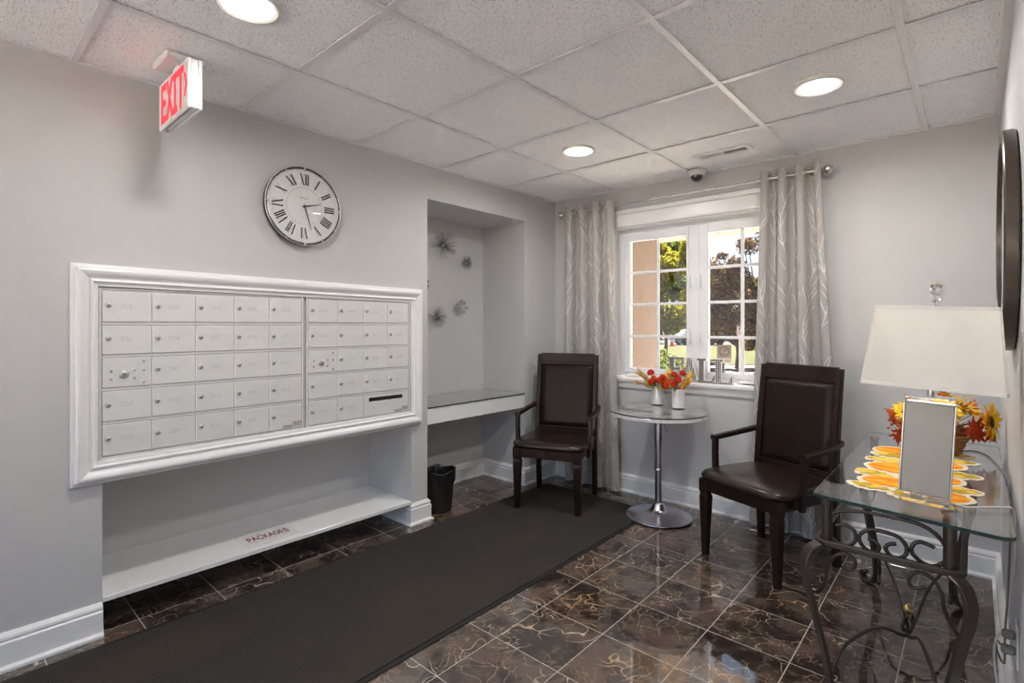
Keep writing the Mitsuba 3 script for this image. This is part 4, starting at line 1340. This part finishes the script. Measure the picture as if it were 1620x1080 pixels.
cw = [(LMX + .045, LMY + .03, RT + .004), (LMX + .09, LMY + .02, RT + .004), (2.60, -1.47, RT + .004), (2.640, -1.44, RT + .005), (2.661, -1.40, GZ - .01), (2.664, -1.385, .58), (2.655, -1.36, .45), (2.655, -1.35, .36), (2.66, -1.37, .25), (2.655, -1.40, .16), (2.63, -1.42, .20), (2.62, -1.41, .30), (2.632, -1.392, .347), (2.652, -1.39, .352)]
add('cord', tube(catmull(cw, 8), .003, 8), 'mat_cord_white', 40, parent=t)
add('plug', cbx(2.636, 2.6655, -1.402, -1.378, .338, .362, .006), 'mat_cord_dark', parent=t)
c2 = thing('dark_cord', 'thin dark cord crossing the glass behind the runner to the outlet', 'cord')
cd = [(2.535, -.645, GZ + .004), (2.575, -.60, GZ + .0035), (2.615, -.66, GZ + .0035), (2.645, -.85, GZ + .0035), (2.660, -1.0, GZ + .002), (2.666, -1.06, GZ - .04), (2.664, -1.12, .55), (2.655, -1.22, .40), (2.648, -1.25, .30), (2.645, -1.29, .22), (2.63, -1.33, .26), (2.625, -1.36, .31), (2.64, -1.382, .306)]
add('wire', tube(catmull(cd, 8), .0028, 8), 'mat_cord_dark', 40, parent=c2)
add('plug', cbx(2.634, 2.6655, -1.400, -1.376, .294, .318, .006), 'mat_cord_dark', parent=c2)
t = thing('wall_outlet', 'white wall outlet with two plugs low on the right wall', 'outlet')
add('plate', cbx(W - .0055, W - .0005, -1.426, -1.354, .270, .388, .003), 'mat_sign_white', parent=t)

# ------------------------------------------------------------------ autumn arrangement in a basket
AXC, AYC = 2.485, -.725
t = thing('wicker_basket', 'small brown wicker basket under the sunflowers on the console', 'basket')
for k in range(7):
    r_ = .050 + .0045 * k
    a = np.linspace(0, 2 * np.pi, 48, endpoint=False)
    z_ = RT + .007 + .0115 * k
    pth = np.stack([AXC + (r_ + .0022 * np.sin(a * 12 + k * np.pi)) * np.cos(a), AYC + (r_ + .0022 * np.sin(a * 12 + k * np.pi)) * np.sin(a), np.full(48, z_)], 1)
    add('weave', tube(pth, .0056, 6, closed=True), 'mat_wicker', 40, parent=t)
add('bottom', lathe([(0, 0), (.05, 0), (.052, .006), (0, .006)], 24, M=move(AXC, AYC, RT + .0004)), 'mat_wicker', parent=t)
t = thing('autumn_arrangement', 'arrangement of yellow sunflowers and red maple leaves behind the table lamp', 'flower arrangement')
AC = np.array([AXC, AYC, RT + .085])
foam = trimesh.creation.icosphere(2, .052)
addc('moss_base', foam, (.14, .09, .03), t, True, M=basis((1, 0, 0), (0, 1, 0), (0, 0, 1), AC + [0, 0, -.005]))
RV, FV = np.array([.746, .666, 0]), np.array([-.666, .746, 0])      # to the right and away, as the table is approached


def off(dx, dz, dy=0.0):
    return AC + RV * dx + FV * dy + np.array([0, 0, dz])


def maple(s_, bend):
    ang = [(-90, .25), (-62, .55), (-50, .38), (-28, .80), (-14, .42), (8, .95), (24, .48), (40, .72), (55, .5), (68, .78), (80, .7), (90, 1.12), (100, .7), (112, .78), (125, .5), (140, .72), (156, .48), (172, .95), (194, .42), (208, .80), (230, .38), (242, .55)]
    pts = np.array([(r_ * math.cos(math.radians(a)), r_ * math.sin(math.radians(a))) for a, r_ in ang]) * s_
    n = len(pts)
    def zf(p):
        return bend * (p[:, 0] ** 2 + .6 * p[:, 1] ** 2) / s_ + .12 * np.abs(p[:, 0])
    mid = pts * .5
    V = np.vstack([[[0, 0, 0]], np.column_stack([mid, zf(mid)]), np.column_stack([pts, zf(pts)])])
    F = []
    for i in range(n):
        j = (i + 1) % n
        F += [(0, 1 + i, 1 + j), (1 + i, 1 + n + i, 1 + n + j), (1 + i, 1 + n + j, 1 + j)]
    F = np.array(F); o = len(V)
    V2_ = V - np.array([0, 0, .0008])
    return trimesh.Trimesh(np.vstack([V, V2_]), np.vstack([F, F[:, ::-1] + o]), process=False)


def put_leaf(p, d, nrm, s_, c, bend=-.3, seed=0, lab=None):
    d = np.array(d, float); d /= np.linalg.norm(d)
    nrm = np.array(nrm, float); nrm -= d * (nrm @ d); nrm /= np.linalg.norm(nrm)
    x = np.cross(d, nrm)
    m_ = maple(s_, bend)
    addc('maple_leaf', m_, c, t, True, M=basis(x, d, nrm, p), seed=seed, var=.25, label=lab)


RED1, RED2, OR1 = (.36, .040, .012), (.48, .085, .015), (.62, .20, .02)
view = -FV
for k, (dx, dz, dy, ddx, ddz, s_, c) in enumerate(((-.200, .065, .0, -.7, .8, .040, RED2), (-.185, -.005, -.01, .1, -1, .050, RED1), (.085, .015, -.04, .75, -.62, .075, RED1), (.185, .035, .02, 1, -.15, .050, RED1), (.125, .085, .02, .5, .8, .045, RED2),
                                                  (.02, .13, .02, .0, 1, .05, OR1), (-.10, .10, .03, -.5, 1, .05, OR1), (-.02, .0, -.05, -.2, -1, .05, RED1), (.11, -.01, .05, .8, -.4, .05, RED2), (-.12, .03, .06, -1, .1, .05, RED1), (.03, .08, .07, .2, .5, .05, OR1), (.155, .0, -.035, .7, -.7, .050, RED1))):
    put_leaf(off(dx, dz, dy), RV * ddx + np.array([0, 0, ddz]), view + np.array([0, 0, .35]) + RV * rng.uniform(-.5, .5), s_, c, seed=k)
    add('stem', tube(catmull([AC, (AC + off(dx, dz, dy)) / 2 + [0, 0, .01], off(dx, dz, dy)], 5), .0016, 5), 'mat_stem', 30, parent=t)


def sunflower(p, d, r_, seed):
    d = np.array(d, float); d /= np.linalg.norm(d)
    F = aim(d)
    F2 = np.eye(4); F2[:3, :3] = F[:3, :3]; F2[:3, 3] = p
    F2 = F2 @ rot((0, 1, 0), 90)                        # +z of the flower along d
    pet = []
    rg = np.random.default_rng(seed)
    for ring_, n, L, lift in ((0, 15, r_, .18), (1, 13, r_ * .85, .42)):
        for k in range(n):
            a = 360 * k / n + ring_ * 11 + rg.uniform(-5, 5)
            pm = xf(blade(L * .82 * rg.uniform(.88, 1.08), L * .15, -.12, .2), rot((0, 0, 1), a) @ basis((1, 0, 0), (0, 1, 0), (0, 0, 1), (L * .22, 0, 0)) @ rot((0, 1, 0), -math.degrees(lift) + rg.uniform(-8, 8)))
            addc('petal', pm, (.86, .55, .02) if rg.random() > .35 else (.84, .42, .02), t, True, M=F2, seed=k)
    ds = [trimesh.creation.icosphere(2, 1).apply_transform(np.diag([r_ * .30, r_ * .30, r_ * .12, 1]))]
    for k in range(60):
        a = k * 2.39996; q = r_ * .29 * math.sqrt(k / 60)
        b_ = trimesh.creation.icosphere(0, r_ * .035); b_.apply_translation((q * math.cos(a), q * math.sin(a), r_ * .12 * math.sqrt(max(0, 1 - (q / (r_ * .31)) ** 2))))
        ds.append(b_)
    dm = join(ds)
    addc('seed_head', dm, (.055, .045, .012), t, 40, M=F2, seed=seed)
    add('stem', tube(catmull([AC, (AC + p) / 2 + np.array([0, 0, .01]), p - d * .006], 5), .003, 6), 'mat_stem', 30, parent=t)


sunflower(off(.150, .045, -.04), RV * .50 - FV * .78 + np.array([0, 0, .08]), .080, 3)
sunflower(off(-.150, .078, -.01), -RV * .35 - FV * .3 + np.array([0, 0, .55]), .062, 4)
sunflower(off(.095, .095, .01), -FV * .45 + RV * .35 + np.array([0, 0, .75]), .070, 5)
sunflower(off(-.03, .095, -.03), -FV * .6 - RV * .15 + np.array([0, 0, .7]), .070, 6)
# berries on the left, raffia on the right
for k in range(46):
    p = off(-.180 + rng.gauss(0, .016), .032 + rng.gauss(0, .018), -.02 + rng.gauss(0, .012))
    addc('berry', trimesh.creation.icosphere(1, rng.uniform(.0045, .0065)), (.42, .11, .035) if k % 3 else (.60, .30, .12), t, True, M=basis((1, 0, 0), (0, 1, 0), (0, 0, 1), p), seed=k)
for k in range(8):
    add('berry_stem', tube([off(-.02, .03, 0), off(-.175 + rng.gauss(0, .012), .032 + rng.gauss(0, .015), -.02)], .0012, 5), 'mat_stem', 30, parent=t)
for k in range(26):
    a = rng.uniform(-.2, 1.2)
    e_ = off(.05 + rng.uniform(.0, .10), .09 + rng.uniform(-.03, .07), rng.uniform(-.06, .03))
    mid = (AC + e_) / 2 + RV * rng.uniform(-.02, .04) + np.array([0, 0, rng.uniform(0, .05)])
    c = tube(catmull([AC + RV * .02 + np.array([0, 0, .02]), mid, e_], 6), .0016, 4, scale=np.linspace(1.3, .6, 13))
    addc('raffia', c, (.80, .60, .20), t, True, seed=k)
e_ = off(.190, -.015, -.04)
addc('raffia', tube(catmull([off(.12, .03, -.05), off(.165, .015, -.045), e_, e_ + np.array([.0, 0, -.012])], 6), .0018, 5), (.84, .74, .46), t, True)

# ------------------------------------------------------------------ round mirror on the right wall
t = thing('round_mirror', 'round wall mirror with a dark frame on the right wall', 'mirror')
RM = basis((0, -1, 0), (0, 0, 1), (-1, 0, 0), (W - .0005, -1.20, 1.483))
R_ = .336
add('frame', lathe([(R_ - .030, .002), (R_ - .004, .002), (R_, .006), (R_, .030), (R_ - .004, .034), (R_ - .030, .034), (R_ - .032, .030), (R_ - .032, .004), (R_ - .030, .002)], 96), 'mat_mirror_frame', 30, M=RM, parent=t)
add('glass', lathe([(R_ - .0315, .024), (R_ - .05, .0275), (0, .0275)], 96), 'mat_mirror', 20, M=RM, parent=t)
add('back_board', lathe([(0, .001), (R_ - .01, .001), (R_ - .01, .004), (0, .004)], 64), 'mat_black', M=RM, parent=t)

# ------------------------------------------------------------------ outdoors
GZ0 = -.35
add('wall_exterior', join([bx(-3.0, .428, .21, .955, GZ0 - .2, 2.6)]), 'mat_peach', label='peach stucco wall outside, left of the window', kind='structure')
so = add('soffit', bx(-3.0, 6.0, .21, 1.62, 2.078, 2.40), 'mat_soffit', label='peach soffit above the window outside', kind='structure')
for k in range(16):
    add('vent_hole', lathe([(0, -.002), (.010, -.002), (.010, .001)], 10, M=move(.5 + k * .155, 1.42, 2.0782)), 'mat_black', parent=so)


def far(u, depth, z=GZ0):
    lat = (u - 810) / FOCAL
    return np.array([CAM[0] + depth * (math.sin(YAW) + lat * math.cos(YAW)), CAM[1] + depth * (math.cos(YAW) - lat * math.sin(YAW)), z])


FWD = np.array([math.sin(YAW), math.cos(YAW)]); SID = np.array([math.cos(YAW), -math.sin(YAW)])


def strip(d0, d1, w, z0, z1):
    c = CAM[:2]
    pts = [c + FWD * d0 - SID * w, c + FWD * d0 + SID * w, c + FWD * d1 + SID * w, c + FWD * d1 - SID * w]
    return Polygon(pts), z0, z1


def slab(poly, z0, z1):
    return xf(extrude(poly, z1 - z0), move(0, 0, z0))


yard = sbox(-60, .205, 60, 90)
add('terrace', slab(sbox(-9, YB - 9, 12, YB - .205), -.32, -.02), 'mat_terrace', label='pale concrete terrace outside the glazed entrance', kind='structure')
add('walkway', slab(sbox(-6, .205, 9, 6.5), GZ0 - .1, GZ0 + .012), 'mat_concrete', label='pale concrete walkway along the house under the window', kind='structure')
p_, _, _ = strip(-5, 20.5, 80, 0, 0)
add('paving', slab(p_.intersection(yard), GZ0 - .3, GZ0), 'mat_paving', label='reddish brick paving outside the window', kind='structure')
p_, _, _ = strip(20.5, 38, 80, 0, 0)
add('lawn', slab(p_.intersection(yard), GZ0 - .3, GZ0 + .02), 'mat_lawn', label='bright green lawn beyond the brick paving', kind='structure')
p_, _, _ = strip(38, 62, 90, 0, 0)
add('street', slab(p_, GZ0 - .3, GZ0 - .02), 'mat_asphalt', label='grey street beyond the lawn', kind='structure')


def leaves_mesh(cs, n, size, seed, cols):
    rg = np.random.default_rng(seed)
    cs = np.array(cs)
    k = rg.choice(len(cs), n, p=cs[:, 3] ** 2 / (cs[:, 3] ** 2).sum())
    d = rg.normal(size=(n, 3)); d /= np.linalg.norm(d, axis=1, keepdims=True)
    r = cs[k, 3] * rg.random(n) ** .45
    c = cs[k, :3] + d * r[:, None] * np.array([1, 1, .8])
    a = rg.normal(size=(n, 3)); a /= np.linalg.norm(a, axis=1, keepdims=True)
    b = np.cross(a, rg.normal(size=(n, 3))); b /= np.linalg.norm(b, axis=1, keepdims=True)
    s_ = size * rg.uniform(.6, 1.2, (n, 1))
    nn = np.cross(a, b)
    v0, v1, v2, v3 = c - a * s_, c + b * s_ * .5 + nn * s_ * .15, c + a * s_, c - b * s_ * .5 + nn * s_ * .15
    V = np.stack([v0, v1, v2, v3], 1).reshape(-1, 3)
    i = np.arange(n)[:, None] * 4
    F = np.vstack([i + [0, 1, 2], i + [0, 2, 3]])
    cc = np.array(cols)[rg.integers(0, len(cols), n)] * rg.uniform(.7, 1.25, (n, 1))
    return (V, F), np.repeat(np.clip(cc, 0, 1), 4, 0)


def tree(label, base, trunk_h, clumps, n, size, cols, seed, group=None, r=.14, key='tree'):
    t = thing(key, label, 'tree' if key == 'tree' else 'bush', group)
    base = np.array(base)
    rg = np.random.default_rng(seed)
    top = base + [0, 0, trunk_h]
    br = [tube(catmull([base - [0, 0, .1], base + [.05, .03, trunk_h * .5], top], 5), r, 9, scale=np.linspace(1.15, .7, 11))]
    cl = []
    for dx, dd, dz, rad in clumps:
        p = base + np.array([SID[0] * dx + FWD[0] * dd, SID[1] * dx + FWD[1] * dd, dz])
        cl.append([*p, rad])
        br.append(tube(catmull([top - [0, 0, trunk_h * .2], (top + p) / 2 + [0, 0, .1], p], 5), r * .35, 6, scale=np.linspace(1, .35, 11)))
    add('trunk', join(br), 'mat_bark', 40, parent=t)
    m_, c_ = leaves_mesh(cl, n, size, seed, cols)
    add('foliage', m_, 'mat_leaf', False, color=c_, parent=t, kind='stuff')


YG = [(.27, .25, .025), (.19, .22, .022), (.33, .27, .03), (.11, .15, .015)]
GR = [(.07, .12, .02), (.045, .08, .014), (.11, .15, .025)]
BR = [(.085, .048, .032), (.11, .07, .04), (.06, .038, .028), (.16, .12, .045)]
BY = [(.20, .15, .035), (.12, .085, .03), (.25, .19, .045), (.08, .055, .025)]


def blob(n, sx, sd, z0, z1, r0, r1, seed):
    rg = np.random.default_rng(seed)
    out = []
    for _ in range(n):
        th = rg.uniform(0, 2 * np.pi); q = math.sqrt(rg.random())
        out.append((sx * q * math.cos(th), sd * q * math.sin(th), rg.uniform(z0, z1), rg.uniform(r0, r1)))
    return out


tree('yellow green tree outside, seen through the left sash', far(1052, 24), 1.6, blob(20, 1.9, 1.2, .9, 6.0, .5, .9, 2), 26000, .10, YG, 12, r=.08)
tree('reddish brown leaved tree outside, seen through the right sash', far(1200, 15), 1.5, blob(30, 1.45, 1.1, 1.25, 3.5, .28, .5, 5) + [(-.2, .2, 3.9, .35), (.3, 0, 4.2, .4), (.8, .1, 4.0, .45), (-1.5, .1, 2.75, .25), (-1.45, .1, 3.25, .2), (-.7, .0, 3.35, .3), (-.95, .1, 3.1, .3), (-1.2, 0, 2.6, .32), (-1.55, 0, 2.2, .3), (-1.15, .0, 2.2, .4), (-.75, 0, 2.75, .4), (-1.2, -.2, 1.75, .4), (-1.0, .1, 3.6, .16), (-.45, .0, 3.95, .2), (-1.3, 0, 3.1, .14)], 20000, .056, BR, 15, r=.07)
tree('tree with golden lower boughs outside, behind the right sash', far(1165, 19), 1.0, blob(16, 1.7, .8, .75, 2.3, .3, .5, 8), 9000, .075, BY, 18, r=.07)
tree('dark green tree across the street, left of the yellow tree', far(1022, 51), 2.0, blob(16, 1.6, 1.4, 1.5, 9.5, .8, 1.2, 9), 9000, .24, GR, 19)
tree('green tree across the street, behind the blue car', far(1105, 52), 2.0, blob(14, 1.5, 1.3, 1.2, 6.5, .8, 1.1, 10), 8000, .24, GR, 20)
tree('dull brown tree across the street, far right in the window', far(1185, 50), 2.0, blob(14, 1.5, 1.3, 1.2, 6.0, .8, 1.1, 11), 8000, .24, BR + GR, 21)
tree('tall dark tree far beyond the street, behind the yellow green tree', far(1066, 68), 2.0, blob(22, 2.4, 1.5, 1.0, 12.0, 1.0, 1.5, 31), 9000, .28, GR, 31)
tree('tall brownish tree far beyond the street, between the two sashes', far(1146, 70), 2.0, blob(18, 2.2, 1.5, 1.0, 7.5, 1.0, 1.4, 32), 7000, .28, BR + GR, 32)
for k, (u, d) in enumerate(((1042, 57), (1100, 57), (1158, 57), (1216, 57))):
    tree('dark green hedge bush across the street, %s from the left in the window' % ['first', 'second', 'third', 'last'][k], far(u, d), .5, blob(9, 1.2, .5, .4, 2.8, .55, .85, 40 + k), 2600, .26, GR, 60 + k, group='hedge bushes across the street', key='bush')
tree('broad leafy bush outside under the left sash', far(1052, 9.5), .3, blob(12, .36, .4, .25, .95, .16, .3, 13), 5000, .055, [(.05, .085, .017), (.085, .125, .025), (.16, .19, .05)], 22, r=.04, key='bush')


def car(label, pos, heading, body_mat, flip=1):
    t = thing('car', label, 'car')
    M = move(pos[0], pos[1], pos[2], heading)
    hw = .86
    prof = Polygon([(-2.25, .35), (-2.22, .62), (-2.05, .74), (-1.35, .84), (-.62, 1.30), (-.15, 1.40), (.55, 1.40), (1.05, 1.28), (1.65, .92), (2.12, .86), (2.24, .62), (2.22, .35), (1.80, .30), (-1.85, .30)]).buffer(-.04).buffer(.04)
    for cx_ in (-1.38, 1.36):
        prof = prof.difference(Point(cx_, .33).buffer(.38))
    XZ = basis((1, 0, 0), (0, 0, 1), (0, -1, 0), (0, hw, 0))
    add('body', extrude(prof, 2 * hw), body_mat, M=M @ XZ, parent=t)
    win = Polygon([(-1.15, .90), (-.58, 1.24), (-.12, 1.33), (.52, 1.33), (.96, 1.22), (1.38, .92)])
    for s_ in (-1, 1):
        add('side_window', extrude(win, .02), 'mat_car_glass', M=M @ basis((1, 0, 0), (0, 0, 1), (0, -1, 0), (0, s_ * (hw + .002) + (.01), 0)), parent=t)
    ws = join([bx(-.02, .02, -.72, .72, -.36, .36)])
    add('windscreen', xf(ws, move(-1.0, 0, 1.075) @ rot((0, 1, 0), 57.5)), 'mat_car_glass', M=M, parent=t)
    for cx_ in (-1.38, 1.36):
        for s_ in (-1, 1):
            wm = lathe([(0, -.10), (.20, -.10), (.30, -.08), (.33, -.06), (.33, .06), (.30, .08), (.20, .10), (0, .10)], 24)
            add('wheel', wm, 'mat_rubber', 30, M=M @ basis((1, 0, 0), (0, 0, 1), (0, -1, 0), (cx_, s_ * (hw - .08), .33)), parent=t)
            add('hub_cap', lathe([(0, .108), (.17, .104), (.19, .10)], 20), 'mat_nickel', 30, M=M @ basis((1, 0, 0), (0, 0, 1), (0, -s_ * -1 * -1, 0), (cx_, s_ * (hw - .08), .33)), parent=t)


HD = math.degrees(math.atan2(SID[1], SID[0]))
car('dark blue car parked on the street outside, nearer the left sash', far(1106, 42, GZ0 - .02), HD, 'mat_car_blue')
car('black car parked on the street outside, behind the right sash', far(1194, 44, GZ0 - .02), HD, 'mat_car_dark')

t = thing('traffic_cone', 'small red traffic cone on the street left of the blue car', 'traffic cone')
cp = far(1063, 39, GZ0)
add('cone', lathe([(0, .72), (.035, .72), (.15, .04), (0, .04)], 20, M=move(*cp)), 'mat_cone', 30, parent=t)
add('base', cbx(-.2, .2, -.2, .2, -.02, .04, .01), 'mat_cone', M=move(*cp), parent=t)
add('stripe', lathe([(.075, .50), (.080, .50), (.115, .32), (.105, .32)], 20, M=move(*cp)), 'mat_sign_white', 30, parent=t)

t = thing('street_sign', 'white traffic sign on a post outside, among the golden boughs', 'sign')
sp = far(1170, 16.5, GZ0)
add('post', tube([sp, sp + [0, 0, 1.78]], .025, 8), 'mat_nickel', 30, parent=t)
SB = basis((SID[0], SID[1], 0), (0, 0, 1), (-FWD[0], -FWD[1], 0), sp + np.array([0, 0, 1.45]) - np.array([*FWD, 0]) * .03)
add('panel', cbx(-.10, .10, -.22, .22, 0, .006, .002), 'mat_sign_white', M=SB, parent=t)
add('lettering', join([xf(text('NO', .06, .002, True), move(0, .12, .006)), xf(text('P', .09, .002, True), move(0, 0, .006)), xf(text('ANY', .04, .002, True), move(0, -.12, .006))]), 'mat_black', M=SB, parent=t)

t = thing('no_smoking_sign', 'tan no smoking sign with a red ring outside the window', 'sign')
NSP = far(1145.5, 4.1, GZ0)
zt = CAM[2] - (558 - HORIZON) / FOCAL * 4.1
NB = basis((SID[0], SID[1], 0), (0, 0, 1), (-FWD[0], -FWD[1], 0), (NSP[0], NSP[1], zt + .008))
add('board', cbx(-.056, .056, -.048, .055, 0, .006, .002), 'mat_tan', M=NB, parent=t)
add('lower_plate', cbx(-.056, .056, -.090, -.049, 0, .006, .002), 'mat_dark_print', M=NB, parent=t)
rg_ = Point(0, 0).buffer(.040, quad_segs=12).difference(Point(0, 0).buffer(.033, quad_segs=12)).union(affinity.rotate(sbox(-.036, -.003, .036, .003), 45))
add('ring', extrude(rg_, .001), 'mat_symbol', M=NB @ move(0, .004, .0061), parent=t)
add('cigarette', join([extrude(sbox(-.024, -.010, .024, -.002), .0008), extrude(sbox(-.026, .004, -.022, .016), .0008)]), 'mat_dark_print', M=NB @ move(0, .004, .0061), parent=t)
add('lettering', text('NO SMOKING', .010, .0006, True), 'mat_tan', M=NB @ move(0, -.070, .0061), parent=t)
add('stake', tube([NSP, (NSP[0], NSP[1], zt - .04)], .008, 8), 'mat_iron', M=basis((1, 0, 0), (0, 1, 0), (0, 0, 1), (FWD[0] * .012, FWD[1] * .012, 0)), parent=t)
